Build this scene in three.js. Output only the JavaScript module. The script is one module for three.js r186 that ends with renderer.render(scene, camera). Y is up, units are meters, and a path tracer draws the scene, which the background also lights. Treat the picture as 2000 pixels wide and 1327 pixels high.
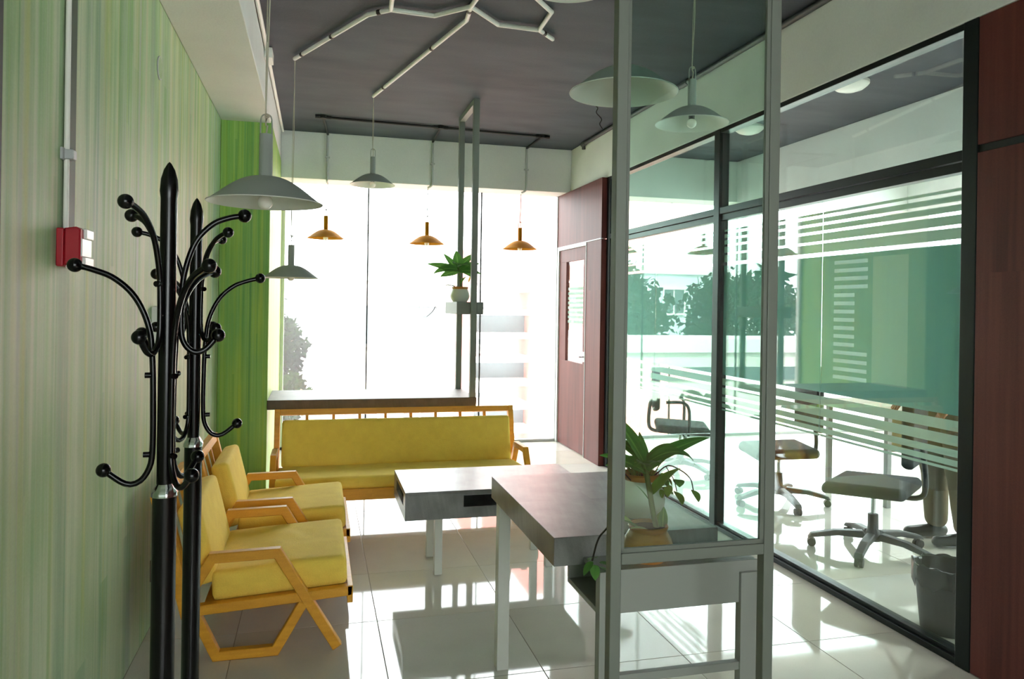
import * as THREE from 'three';
import { mergeGeometries, toCreasedNormals } from 'three/addons/utils/BufferGeometryUtils.js';
import { RoundedBoxGeometry } from 'three/addons/geometries/RoundedBoxGeometry.js';
import { RectAreaLightUniformsLib } from 'three/addons/lights/RectAreaLightUniformsLib.js';
import { MarchingCubes } from 'three/addons/objects/MarchingCubes.js';

// ------------------------------------------------------------ camera, sky, sun, exposure
const scene = new THREE.Scene();
const renderer = new THREE.WebGLRenderer();
renderer.toneMapping = THREE.LinearToneMapping;
renderer.toneMappingExposure = 1.5;
renderer.shadowMap.enabled = true;
RectAreaLightUniformsLib.init();
const FPX = 1472;
const camera = new THREE.PerspectiveCamera(2 * Math.atan(1327 / 2 / FPX) * 180 / Math.PI, 2000 / 1327, 0.05, 400);
camera.position.set(0, 1.5, 0);
camera.rotation.order = 'YXZ';
camera.rotation.set(0, -Math.atan(382 / FPX), 0.015);
camera.setViewOffset(2000, 1327, 0, 65, 2000, 1327);
scene.background = new THREE.Color().setRGB(0.96, 0.98, 1.0);
scene.backgroundIntensity = 8;
const sun = new THREE.DirectionalLight(0xfff8ee, 8);
sun.position.set(-14, 24, 12);
sun.castShadow = true;
sun.shadow.mapSize.set(2048, 2048);
Object.assign(sun.shadow.camera, { left: -30, right: 30, top: 30, bottom: -30, near: 1, far: 90 });
sun.target.position.set(0, 0, -14);
scene.add(sun, sun.target);

// ------------------------------------------------------------ helpers
let seed = 7;
const rnd = () => { seed = (seed * 1664525 + 1013904223) >>> 0; return seed / 4294967296; };
const rr = (a, b) => a + (b - a) * rnd();
const V = (x, y, z) => new THREE.Vector3(x, y, z);
const taken = {};
function numbered(n) { if (!(n in taken)) { taken[n] = 0; return n; } taken[n]++; return n + '_' + String(taken[n]).padStart(3, '0'); }
function shade(o) { o.traverse((c) => { if (c.isMesh) { c.castShadow = true; c.receiveShadow = true; } }); return o; }
function thing(name, label, category, pos = [0, 0, 0], turn = 0, group) {
  const o = new THREE.Group(); o.name = numbered(name); o.position.set(...pos); o.rotation.y = turn;
  o.userData = { label, category }; if (group) o.userData.group = group;
  scene.add(o); return o;
}
function part(parent, name, geo, mat, label) {
  const m = new THREE.Mesh(geo, mat); m.name = name; m.castShadow = m.receiveShadow = true;
  if (label) m.userData.label = label;
  parent.add(m); return m;
}
function single(name, geo, mat, label, category, group) {
  const m = new THREE.Mesh(geo, mat); m.name = numbered(name); m.castShadow = m.receiveShadow = true;
  m.userData = { label, category }; if (group) m.userData.group = group;
  scene.add(m); return m;
}
function structure(name, label, category) {
  const o = new THREE.Group(); o.name = name; taken[name] = 0; o.userData = { kind: 'structure', label, category }; scene.add(o); return o;
}
// uv in metres from the face that a triangle looks at
function boxUV(g, ox = 0, oy = 0) {
  if (g.index) g = g.toNonIndexed();
  g.computeVertexNormals === undefined;
  const p = g.attributes.position, n = p.count, uv = new Float32Array(n * 2), a = V(), b = V(), c = V();
  for (let i = 0; i < n; i += 3) {
    a.fromBufferAttribute(p, i); b.fromBufferAttribute(p, i + 1); c.fromBufferAttribute(p, i + 2);
    const nn = b.clone().sub(a).cross(c.clone().sub(a)), x = Math.abs(nn.x), y = Math.abs(nn.y), z = Math.abs(nn.z);
    [a, b, c].forEach((q, k) => {
      const [u, v] = x >= y && x >= z ? [q.z, q.y] : y >= z ? [q.x, q.z] : [q.x, q.y];
      uv[(i + k) * 2] = u + ox; uv[(i + k) * 2 + 1] = v + oy;
    });
  }
  g.setAttribute('uv', new THREE.BufferAttribute(uv, 2));
  return g;
}
// box between two corners
function bx(x0, x1, y0, y1, z0, z1) {
  const g = new THREE.BoxGeometry(Math.abs(x1 - x0), Math.abs(y1 - y0), Math.abs(z1 - z0));
  g.translate((x0 + x1) / 2, (y0 + y1) / 2, (z0 + z1) / 2); return boxUV(g);
}
function rb(x0, x1, y0, y1, z0, z1, r = 0.004, s = 1) {
  const g = new RoundedBoxGeometry(Math.abs(x1 - x0), Math.abs(y1 - y0), Math.abs(z1 - z0), s, r);
  g.translate((x0 + x1) / 2, (y0 + y1) / 2, (z0 + z1) / 2); return boxUV(g);
}
const merge = (list) => mergeGeometries(list.map((g) => { g = g.index ? g.toNonIndexed() : g; for (const k of Object.keys(g.attributes)) if (!['position', 'normal', 'uv'].includes(k)) g.deleteAttribute(k); return g; }));
function cyl(r0, r1, h, seg = 20, open = false) { return new THREE.CylinderGeometry(r1, r0, h, seg, 1, open).translate(0, h / 2, 0); }
function rod(a, b, r, seg = 10) {
  const d = b.clone().sub(a), g = new THREE.CylinderGeometry(r, r, d.length(), seg);
  g.applyQuaternion(new THREE.Quaternion().setFromUnitVectors(V(0, 1, 0), d.clone().normalize()));
  return g.translate((a.x + b.x) / 2, (a.y + b.y) / 2, (a.z + b.z) / 2);
}
function tube(pts, r, n = 24, seg = 8, tension = 0.5) { return new THREE.TubeGeometry(new THREE.CatmullRomCurve3(pts, false, 'catmullrom', tension), n, r, seg); }
function lathe(pts, seg = 32) { return new THREE.LatheGeometry(pts.map(([x, y]) => new THREE.Vector2(x, y)), seg); }
function latheC(pts, seg = 32, ang = 0.7) { return toCreasedNormals(lathe(pts, seg), ang); }
// outline of a bent bar of even width, mitred at its corners (plane x, y), extruded along z
function bentBar(pts, w, z0, z1) {
  const L = [], R = [], n = pts.length;
  for (let i = 0; i < n; i++) {
    const p = new THREE.Vector2(...pts[i]), a = i ? new THREE.Vector2(...pts[i - 1]) : null, b = i < n - 1 ? new THREE.Vector2(...pts[i + 1]) : null;
    const d1 = a ? p.clone().sub(a).normalize() : b.clone().sub(p).normalize(), d2 = b ? b.clone().sub(p).normalize() : d1;
    const n1 = new THREE.Vector2(-d1.y, d1.x), n2 = new THREE.Vector2(-d2.y, d2.x), m = n1.clone().add(n2).normalize(), k = w / 2 / Math.max(0.35, m.dot(n1));
    L.push(p.clone().addScaledVector(m, k)); R.push(p.clone().addScaledVector(m, -k));
  }
  return extr([...L, ...R.reverse()], z0, z1);
}
function extr(outline, z0, z1, bev = 0.003) {
  const d = Math.abs(z1 - z0), g = new THREE.ExtrudeGeometry(new THREE.Shape(outline.map((q) => Array.isArray(q) ? new THREE.Vector2(...q) : q)), { depth: d - 2 * bev, bevelEnabled: true, bevelThickness: bev, bevelSize: bev, bevelOffset: -bev, bevelSegments: 1 });
  g.translate(0, 0, Math.min(z0, z1) + bev); return boxUV(g);
}
// smooth value noise
const hash = (x, y) => { let h = (x * 374761393 + y * 668265263) | 0; h = Math.imul(h ^ (h >>> 13), 1274126177); return ((h ^ (h >>> 16)) >>> 0) / 4294967296; };
function noise(x, y) {
  const ix = Math.floor(x), iy = Math.floor(y), fx = x - ix, fy = y - iy, s = fx * fx * (3 - 2 * fx), t = fy * fy * (3 - 2 * fy);
  return (hash(ix, iy) * (1 - s) + hash(ix + 1, iy) * s) * (1 - t) + (hash(ix, iy + 1) * (1 - s) + hash(ix + 1, iy + 1) * s) * t;
}
const fbm = (x, y, o = 4) => { let v = 0, a = 0.5; for (let i = 0; i < o; i++) { v += a * noise(x, y); x = x * 2.03 + 17.1; y = y * 2.03 + 9.7; a *= 0.5; } return v / (1 - Math.pow(0.5, o)); };
function texture(w, h, f, srgb = true) {
  const d = new Uint8Array(w * h * 4);
  for (let y = 0; y < h; y++) for (let x = 0; x < w; x++) { const c = f(x, y), i = (y * w + x) * 4; d[i] = c[0]; d[i + 1] = c[1]; d[i + 2] = c[2]; d[i + 3] = 255; }
  const t = new THREE.DataTexture(d, w, h); t.wrapS = t.wrapT = THREE.RepeatWrapping; t.magFilter = THREE.LinearFilter; t.minFilter = THREE.LinearMipmapLinearFilter;
  t.generateMipmaps = true; if (srgb) t.colorSpace = THREE.SRGBColorSpace; t.needsUpdate = true; return t;
}
const rep = (t, u, v) => { const c = t.clone(); c.repeat.set(u, v); c.needsUpdate = true; return c; };
const clampB = (v) => Math.max(0, Math.min(255, v));
// a tileable patchy grain: mean colour, coarse and fine swing
function grain(size, col, coarse, fine, fx, fy) {
  return texture(size, size, (x, y) => {
    const u = x / size, v = y / size, w = (k) => { const bl = (a) => fbm(a[0], a[1], 4); const A = bl([u * fx, v * fy + k]), B = bl([(u - 1) * fx, v * fy + k]), C = bl([u * fx, (v - 1) * fy + k]), D = bl([(u - 1) * fx, (v - 1) * fy + k]); return (A * (1 - u) + B * u) * (1 - v) + (C * (1 - u) + D * u) * v; };
    const n = (w(0) - 0.5) * coarse + (hash(x, y) - 0.5) * fine;
    return [clampB(col[0] + n), clampB(col[1] + n), clampB(col[2] + n)];
  });
}

// ------------------------------------------------------------ materials
const M = {};
const std = (o) => new THREE.MeshStandardMaterial(o), phy = (o) => new THREE.MeshPhysicalMaterial(o);
const tPlaster = grain(256, [224, 226, 222], 24, 5, 4, 4);
const tCeil = grain(512, [66, 73, 82], 44, 6, 3, 9);
const bumpN = grain(256, [128, 128, 128], 120, 60, 6, 6); bumpN.colorSpace = THREE.NoColorSpace;
M.plaster = std({ map: rep(tPlaster, 0.7, 0.7), roughness: 0.85, bumpMap: rep(bumpN, 1, 1), bumpScale: 0.002 });
M.white = std({ color: 0xe6e6e0, roughness: 0.6 });
M.ceil = std({ map: rep(tCeil, 0.55, 0.55), roughness: 0.75, bumpMap: rep(bumpN, 0.8, 0.8), bumpScale: 0.003 });
const tStone = grain(512, [206, 201, 191], 16, 4, 5, 7);
M.tile = [0, 1, 2].map((k) => phy({ map: rep(tStone, 0.8 + 0.13 * k, 0.7), color: [0xffffff, 0xf8f6f2, 0xfdfaf4][k], roughness: 0.05, ior: 1.55, specularIntensity: 1 }));
M.grout = std({ color: 0x8f877c, roughness: 0.9 });
const tWoodRed = texture(256, 512, (x, y) => { const n = fbm(x / 5, y / 160, 4), m = fbm(x / 40, y / 300, 3), k = (n - 0.5) * 30 + (m - 0.5) * 26 + (hash(x, y) - 0.5) * 8; return [clampB(94 + k), clampB(44 + k * 0.6), clampB(38 + k * 0.5)]; });
M.redWood = phy({ map: rep(tWoodRed, 1.1, 0.6), roughness: 0.55, specularIntensity: 0.6 });
M.alu = phy({ color: 0x192121, roughness: 0.38, metalness: 0.55 });
M.aluGasket = std({ color: 0x101413, roughness: 0.6 });
M.steel = std({ color: 0x757a71, roughness: 0.5, metalness: 0.05 });
M.jamb = std({ color: 0x464b48, roughness: 0.6 });
M.steelEdge = std({ color: 0x70756c, roughness: 0.5 });
M.glass = phy({ color: 0xf3fbf9, transmission: 1, thickness: 0, roughness: 0, ior: 1.62, side: THREE.DoubleSide });
M.glassPlain = phy({ color: 0xfbfefd, transmission: 1, thickness: 0, roughness: 0.17, ior: 1.45 });   // dusty street glass: a little of the light is scattered
M.glassTint = phy({ color: 0xe8f6f0, transmission: 1, thickness: 0, roughness: 0, ior: 1.5 });
M.filmPale = phy({ color: 0xd3e6e2, transmission: 0.27, thickness: 0, roughness: 1, side: THREE.DoubleSide });
M.film = phy({ color: 0xb6dcda, transmission: 0.22, thickness: 0, roughness: 1, side: THREE.DoubleSide });
M.stripe = phy({ color: 0xdfe9e2, transmission: 0.3, thickness: 0, roughness: 1, side: THREE.DoubleSide });
M.filmBar = phy({ color: 0xe6f1f4, transmission: 0.36, thickness: 0, roughness: 1, side: THREE.DoubleSide });
const tConc = texture(512, 512, (x, y) => { const n = (fbm(x / 60, y / 60, 4) - 0.5) * 40 + (hash(x, y) - 0.5) * 9 + (fbm(x / 8 + y / 40, y / 90, 3) - 0.5) * 16; return [clampB(122 + n), clampB(122 + n), clampB(120 + n)]; });
M.conc = phy({ map: rep(tConc, 1.2, 1.2), roughness: 0.33, ior: 1.5 });
M.tableLeg = std({ color: 0xd9d9d2, roughness: 0.35 });
M.console = std({ color: 0x979b93, roughness: 0.42 });
const tFabric = texture(256, 256, (x, y) => { const n = ((x % 4 < 2) !== (y % 4 < 2) ? 5 : -5) + (hash(x, y) - 0.5) * 14 + (fbm(x / 40, y / 40, 3) - 0.5) * 14; return [clampB(251 + n), clampB(212 + n), clampB(90 + n * 0.6)]; });
M.cushion = phy({ map: rep(tFabric, 3, 3), roughness: 0.85, sheen: 0.25, sheenRoughness: 0.6, sheenColor: new THREE.Color(0xfff0b0), bumpMap: rep(bumpN, 2.2, 2.2), bumpScale: 0.004 });
const tYWood = texture(256, 256, (x, y) => { const n = (fbm(x / 40, y / 6, 4) - 0.5) * 26 + (hash(x, y) - 0.5) * 8; return [clampB(226 + n), clampB(158 + n), clampB(40 + n * 0.5)]; });
M.yWood = phy({ map: rep(tYWood, 1.5, 1.5), roughness: 0.45 });
M.black = phy({ color: 0x050506, roughness: 0.24, specularIntensity: 0.7 });
M.blackMatte = std({ color: 0x141414, roughness: 0.6 });
M.chrome = std({ color: 0xc9ccd0, roughness: 0.15, metalness: 1 });
M.lampGrey = std({ color: 0x979e96, roughness: 0.55, side: THREE.DoubleSide });
M.lampIn = std({ color: 0xe4e6de, roughness: 0.5, side: THREE.DoubleSide });
M.lampYel = phy({ specularIntensity: 0.15, color: 0xb07208, roughness: 0.7, side: THREE.DoubleSide });
M.bulb = phy({ color: 0xf4f0e6, roughness: 0.25 });
M.socket = std({ color: 0x4a4d4a, roughness: 0.5 });
M.cable = std({ color: 0xb9b4a0, roughness: 0.7 });
M.cableDark = std({ color: 0x6b6c66, roughness: 0.7 });
M.pipeWhite = std({ color: 0xefede4, roughness: 0.4 });
M.pipeGrey = std({ color: 0xb7bbba, roughness: 0.4 });
M.pipeDark = std({ color: 0x3d4040, roughness: 0.5 });
M.clampDark = std({ color: 0x3a2a26, roughness: 0.5 });
M.trunk = std({ color: 0x4a5a48, roughness: 0.6 });
M.redPlastic = std({ color: 0xa81224, roughness: 0.4 });
M.whitePlastic = std({ color: 0xf3f3ee, roughness: 0.35 });
M.brownSwitch = std({ color: 0x4a2a16, roughness: 0.5 });
M.shelf = std({ map: rep(tConc, 2, 2), color: 0xb8a48c, roughness: 0.55 });
const tLeaf = texture(64, 256, (x, y) => { const u = Math.abs(x / 63 - 0.5) * 2, n = (fbm(x / 4, y / 60, 3) - 0.5) * 30 + (hash(x, y) - 0.5) * 8, m = u < 0.12 ? 26 : 0; return [clampB(88 + n + m), clampB(142 + n + m), clampB(62 + n * 0.6 + m * 0.5)]; });
M.leaf = phy({ map: tLeaf, roughness: 1, transmission: 0.2, thickness: 0, side: THREE.DoubleSide });
M.leafLight = phy({ color: 0x86a83a, roughness: 1, transmission: 0.35, thickness: 0, side: THREE.DoubleSide });
M.leafYellow = phy({ color: 0xe6c23a, roughness: 1, transmission: 0.35, thickness: 0, side: THREE.DoubleSide });
M.stem = std({ color: 0x5d6a34, roughness: 0.7 });
M.vine = std({ color: 0x2e2a1c, roughness: 0.8 });
const tClay = grain(128, [196, 140, 74], 30, 10, 3, 5);
M.clay = phy({ map: rep(tClay, 5, 5), roughness: 0.4, clearcoat: 0.2 });
M.clayRim = phy({ color: 0xb5762f, roughness: 0.45 });
M.potWhite = std({ color: 0xd9d6cc, roughness: 0.4 });
M.soil = std({ color: 0x3a2a1c, roughness: 1, bumpMap: rep(bumpN, 4, 4), bumpScale: 0.01 });
M.chairPlastic = std({ color: 0x2b2e30, roughness: 0.5 });
M.chairFabric = std({ color: 0x1f2426, roughness: 0.9 });
M.chairGrey = std({ color: 0x8d8f8c, roughness: 0.5 });
M.bin = phy({ color: 0x0e1415, roughness: 0.5, specularIntensity: 0.4 });
M.bag = phy({ color: 0x090c0d, roughness: 0.22, specularIntensity: 0.6 });
M.trousers = std({ color: 0x6b624d, roughness: 0.95 });
M.shirt = std({ color: 0x1c2433, roughness: 0.95 });
M.skin = std({ color: 0xa87452, roughness: 0.6 });
M.hair = std({ color: 0x17110d, roughness: 0.8 });
M.shoe = std({ color: 0x161514, roughness: 0.35 });
M.desk = std({ color: 0x5e5322, roughness: 0.6 });
M.dome = phy({ color: 0xefeee8, roughness: 0.3 });

// ------------------------------------------------------------ room shell
const ZB = -8.05, XL = -0.72, XG = 2.65, YC = 3.2, ZR = 3.6;
// painted drip wall: streaks of green, yellow, lilac and grey paint run down over a pale ground, each with its own length
function dripTexture(w, h, base, cols, count, topGreen) {
  const buf = new Float32Array(w * h * 3);
  for (let x = 0; x < w; x++) {
    const a = fbm(x / 90, 3.1, 3), b = fbm(x / 14, 7.7, 4), c = fbm(x / 3.2, 1.3, 2);
    for (let y = 0; y < h; y++) {
      const e = fbm(x / 7, y / 190 + 5, 3), f = fbm(x / 60, y / 120 + 11, 3);
      const k = (a - 0.5) * 16 + (b - 0.5) * 22 + (c - 0.5) * 9 + (e - 0.5) * 30, q = Math.max(0, Math.min(1, (f - 0.35) * 2.2 + (b - 0.5)));
      for (let i = 0; i < 3; i++) buf[(y * w + x) * 3 + i] = base[0][i] * (1 - q) + base[1][i] * q + k * [0.8, 0.62, 0.85][i];
    }
  }
  for (let n = 0; n < count; n++) {
    const x0 = rnd() * w, wd = Math.pow(rnd(), 4) * 11 + 0.5, top = rnd() < topGreen, y1 = top ? h : rnd() * h, len = (0.12 + Math.pow(rnd(), 1.6) * 0.9) * h * (top ? 1 : 0.8), col = cols[Math.floor(rnd() * cols.length)], al = rr(0.12, 0.5), wob = rnd() * 50;
    for (let x = Math.floor(x0 - wd); x <= x0 + wd; x++) {
      const xi = ((x % w) + w) % w, edge = Math.max(0, 1 - Math.pow(Math.abs(x - x0) / (wd + 0.4), 2.5));
      const l = len * (0.75 + 0.5 * noise(x * 0.7 + wob, wob));
      for (let y = Math.max(0, Math.floor(y1 - l)); y < Math.min(h, y1); y++) {
        const t = Math.min(1, (y - (y1 - l)) / 26), o = (y * w + xi) * 3, k = al * edge * t * (0.7 + 0.6 * noise(x / 3, y / 22 + wob));
        for (let i = 0; i < 3; i++) buf[o + i] += (col[i] - buf[o + i]) * Math.min(1, k);
      }
    }
  }
  return texture(w, h, (x, y) => [0, 1, 2].map((i) => clampB(buf[(y * w + x) * 3 + i] + (hash(x, y) - 0.5) * 6)));
}
const greens = [[104, 152, 86], [122, 170, 102], [92, 144, 98], [150, 188, 122], [172, 186, 96], [204, 210, 182], [160, 170, 166], [128, 158, 122], [140, 178, 120], [188, 186, 150]];
const tDrip = dripTexture(2048, 768, [[190, 202, 168], [158, 186, 138]], greens, 2200, 0.66);
const tDrip2 = dripTexture(512, 768, [[132, 180, 88], [156, 190, 78]], [[88, 146, 70], [104, 160, 66], [180, 198, 60], [130, 180, 96], [78, 136, 70], [204, 204, 74], [160, 196, 116]], 420, 0.75);
M.drip = std({ map: tDrip, roughness: 0.6, bumpMap: tDrip, bumpScale: 0.0015 });
M.drip2 = std({ map: tDrip2, roughness: 0.55 });

const floor = structure('floor', 'glossy cream stone-look floor tiles with thin joints', 'floor');
part(floor, 'grout_bed', bx(-1.2, 7.2, -0.1, -0.0015, ZB - 0.2, ZR + 0.2), M.grout);
{
  const px = 0.628, pz = 0.643, geos = {};
  const tileGeo = (w, d) => { const k = w.toFixed(3) + '_' + d.toFixed(3); if (!geos[k]) { const g = new RoundedBoxGeometry(w, 0.012, d, 1, 0.0012); geos[k] = boxUV(g); } return geos[k]; };
  for (let i = -2; i < 11; i++) for (let j = -11; j < 9; j++) {
    let x0 = 0.30 + px * i, x1 = x0 + px, z0 = -2.965 + pz * j, z1 = z0 + pz;
    if (x0 > 2.7 && z1 > -1.0) continue;
    x0 = Math.max(x0, XL); x1 = Math.min(x1, 7.0); z0 = Math.max(z0, ZB); z1 = Math.min(z1, ZR);
    if (x1 - x0 < 0.02 || z1 - z0 < 0.02) continue;
    const m = part(floor, 'tile', tileGeo(x1 - x0 - 0.003, z1 - z0 - 0.003), M.tile[Math.floor(rnd() * 3)]);
    m.position.set((x0 + x1) / 2, -0.006, (z0 + z1) / 2);
  }
}
const wl = structure('wall_left', 'left wall painted with pale green and cream paint drips', 'wall');
{
  const g = bx(XL - 0.2, XL, 0, YC, ZB - 0.1, ZR), p = g.attributes.position, uv = g.attributes.uv;
  for (let i = 0; i < p.count; i++) uv.setXY(i, (p.getZ(i) - ZB) / (ZR - ZB), p.getY(i) / 2.92);
  part(wl, 'painted_plaster', g, M.drip);
}
const wc = structure('wall_corner', 'saturated green and yellow drip-painted pier beside the window', 'wall');
{
  const g = rb(XL, -0.355, 0, 2.9, ZB, -6.08, 0.006), p = g.attributes.position, uv = g.attributes.uv;
  for (let i = 0; i < p.count; i++) uv.setXY(i, (p.getX(i) + p.getZ(i)) * 1.1, p.getY(i) / 2.9);
  part(wc, 'painted_plaster', g, M.drip2);
}
const trim1 = structure('trim_1', 'dark grey door jamb at the left edge', 'trim');
part(trim1, 'jamb', rb(XL, XL + 0.015, 0, 2.9, -1.975, -1.9, 0.004), M.jamb);
const ceil = structure('ceiling', 'dark charcoal painted concrete ceiling with white beams', 'ceiling');
part(ceil, 'slab', bx(-1.2, 7.2, YC, YC + 0.2, ZB - 0.3, ZR + 0.2), M.ceil);
part(ceil, 'beam', rb(XL, -0.36, 2.88, YC, ZB, ZR, 0.006), M.plaster, 'white plastered beam over the green wall');
part(ceil, 'beam', rb(XG, XG + 0.08, 2.735, YC, ZB, ZR, 0.006), M.plaster, 'white plastered beam over the glass partition');
part(ceil, 'beam', rb(-0.36, XG, 2.735, YC, ZB - 0.05, -7.74, 0.006), M.plaster, 'white plastered beam over the window');
part(ceil, 'beam', rb(XG + 0.08, 7, 2.735, YC, ZB - 0.05, -7.74, 0.006), M.plaster, 'white plastered beam over the office window');
part(ceil, 'beam', rb(4.66, 4.95, 2.6, YC, ZB, -1.0, 0.006), M.plaster, 'white plastered beam across the office');
// walls out of view that close the rooms
const wr = structure('wall_right', 'reddish brown wood laminate wall panels with dark groove', 'wall');
part(wr, 'backing', bx(XG + 0.012, XG + 0.2, 0, 2.735, -2.55, ZR), M.aluGasket);
for (let z = -2.548; z < ZR - 0.05; z += 1.22) {
  const z1 = Math.min(z + 1.216, ZR);
  part(wr, 'panel', rb(XG, XG + 0.018, 0.004, 2.168, z, z1, 0.002), M.redWood);
  part(wr, 'panel', rb(XG, XG + 0.018, 2.2, 2.732, z, z1, 0.002), M.redWood);
}
const wo = structure('wall_office', 'plain white walls of the glazed office', 'wall');
part(wo, 'wall_panel', bx(7.0, 7.2, 0, 0.8, ZB - 0.1, -0.8), M.plaster);
part(wo, 'wall_panel', bx(7.0, 7.2, 2.7, YC, ZB - 0.1, -0.8), M.plaster);
for (const [a, b] of [[ZB - 0.1, -7.4], [-5.6, -5.2], [-3.4, -3.0], [-1.3, -0.8]]) part(wo, 'wall_panel', bx(7.0, 7.2, 0.8, 2.7, a, b), M.plaster);
const win4 = structure('window_4', 'side windows of the glazed office', 'window');
for (const [a, b] of [[-7.4, -5.6], [-5.2, -3.4], [-3.0, -1.3]]) part(win4, 'pane', bx(7.09, 7.1, 0.8, 2.7, a, b), M.glassPlain);
part(wo, 'wall_panel', bx(XG + 0.2, 7.2, 0, YC, -1.0, -0.8), M.plaster);
const wrear = structure('wall_rear', 'white rear wall with a window behind the viewer', 'wall');
part(wrear, 'wall_panel', bx(-0.9, 2.9, 0, 0.9, ZR, ZR + 0.2), M.plaster);
part(wrear, 'wall_panel', bx(-0.9, 2.9, 2.5, YC, ZR, ZR + 0.2), M.plaster);
part(wrear, 'wall_panel', bx(-0.9, -0.3, 0.9, 2.5, ZR, ZR + 0.2), M.plaster);
part(wrear, 'wall_panel', bx(2.2, 2.9, 0.9, 2.5, ZR, ZR + 0.2), M.plaster);
const win3 = structure('window_3', 'rear window behind the viewer', 'window');
part(win3, 'pane', bx(-0.3, 2.2, 0.9, 2.5, ZR + 0.09, ZR + 0.1), M.glassPlain);

// ------------------------------------------------------------ facade window
const win1 = structure('window_2', 'full-height street window of large glass panes', 'window');
{
  const xs = [-0.355, 0.515, 1.73, 2.6, 4.0, 5.4, 7.0];
  for (let i = 0; i < xs.length - 1; i++) part(win1, 'pane', bx(xs[i] + 0.004, xs[i + 1] - 0.004, 0.02, 2.735, ZB - 0.012, ZB), M.glassPlain);
  for (let i = 1; i < xs.length - 1; i++) part(win1, 'joint', bx(xs[i] - 0.007, xs[i] + 0.007, 0.02, 2.735, ZB - 0.016, ZB + 0.006), M.aluGasket);
  part(win1, 'sill_track', rb(-0.355, 7.0, 0, 0.03, ZB - 0.03, ZB + 0.03, 0.003), M.pipeGrey);
  part(win1, 'jamb', rb(-0.355, -0.32, 0, 2.735, ZB - 0.03, ZB + 0.03, 0.003), M.white);
}

// ------------------------------------------------------------ glazed office partition
const win2 = structure('window_1', 'dark aluminium glazed office partition with frosted film stripes', 'partition');
{
  const posts = [-2.59, -4.665, -6.65], x0 = XG, x1 = XG + 0.075;
  for (const z of posts) { const p = part(win2, 'post', rb(x0, x1, 0, 2.735, z - 0.037, z + 0.037, 0.003), M.alu); part(p, 'gasket', bx(x0 + 0.02, x1 - 0.02, 0.05, 2.7, z + 0.036, z + 0.039), M.aluGasket); }
  for (let k = 0; k < 2; k++) {
    const za = posts[k] - 0.037, zb = posts[k + 1] + 0.037, zm = k ? -5.69 : -3.59;
    part(win2, 'rail', rb(x0 + 0.004, x1, 2.705, 2.735, zb, za, 0.003), M.alu);
    part(win2, 'rail', rb(x0 + 0.004, x1, 2.15, 2.195, zb, za, 0.003), M.alu);
    part(win2, 'rail', rb(x0 + 0.016, x1, 2.105, 2.147, zb, za, 0.003), M.alu);
    part(win2, 'rail', merge([rb(x0 + 0.004, x1, 0, 0.03, zb, za, 0.003), rb(x0 + 0.02, x1, 0.03, 0.05, zb, za, 0.003)]), M.alu);
    const gx = XG + 0.036, gt = 0.008;
    part(win2, 'pane', bx(gx, gx + gt, 2.19, 2.71, zb, za), M.glass);
    for (const [a, b] of [[zb, zm - 0.0015], [zm + 0.0015, za]]) {
      const pane = part(win2, 'pane', bx(gx, gx + gt, 0.04, 2.11, a, b), M.glass);
      const fx = gx + gt + 0.0008;
      for (const [y0, y1] of [[2.03, 2.044], [1.987, 2.013], [1.943, 1.972], [1.886, 1.928], [1.822, 1.872], [1.03, 0.983], [0.966, 0.92], [0.903, 0.871], [0.858, 0.831], [0.822, 0.81]]) part(pane, 'frosted_stripe', bx(fx, fx + 0.0006, y0, y1, a, b), M.stripe);
      if (k === 0 && b === za) {   // the last film before the wooden wall has a pale panel and a ladder of silvery bars let into it
        const holes = [[-3.2, -2.965, 1.14, 1.775]]; for (let q = 0; q < 15; q++) holes.push([-3.49, q > 3 && q < 11 ? -3.33 : -3.235, 1.14 + q * 0.0435, 1.16 + q * 0.0435]);
        const sh = new THREE.Shape([[a, 1.053], [b, 1.053], [b, 1.8], [a, 1.8]].map((q) => new THREE.Vector2(...q)));
        const flat = (shape) => new THREE.ExtrudeGeometry(shape, { depth: 0.0006, bevelEnabled: false }).rotateY(-Math.PI / 2).translate(fx + 0.0006, 0, 0);
        holes.forEach(([z0, z1, y0, y1], q) => { const ring = [[z0, y0], [z1, y0], [z1, y1], [z0, y1]].map((v) => new THREE.Vector2(...v)); sh.holes.push(new THREE.Path(ring)); part(pane, q ? 'silver_bar' : 'pale_panel', flat(new THREE.Shape(ring)), q ? M.filmBar : M.filmPale); });
        part(pane, 'frosted_film', flat(sh), M.film);
      } else part(pane, 'frosted_film', bx(fx, fx + 0.0006, 1.053, 1.8, a, b), M.film);
    }
  }
}

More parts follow.
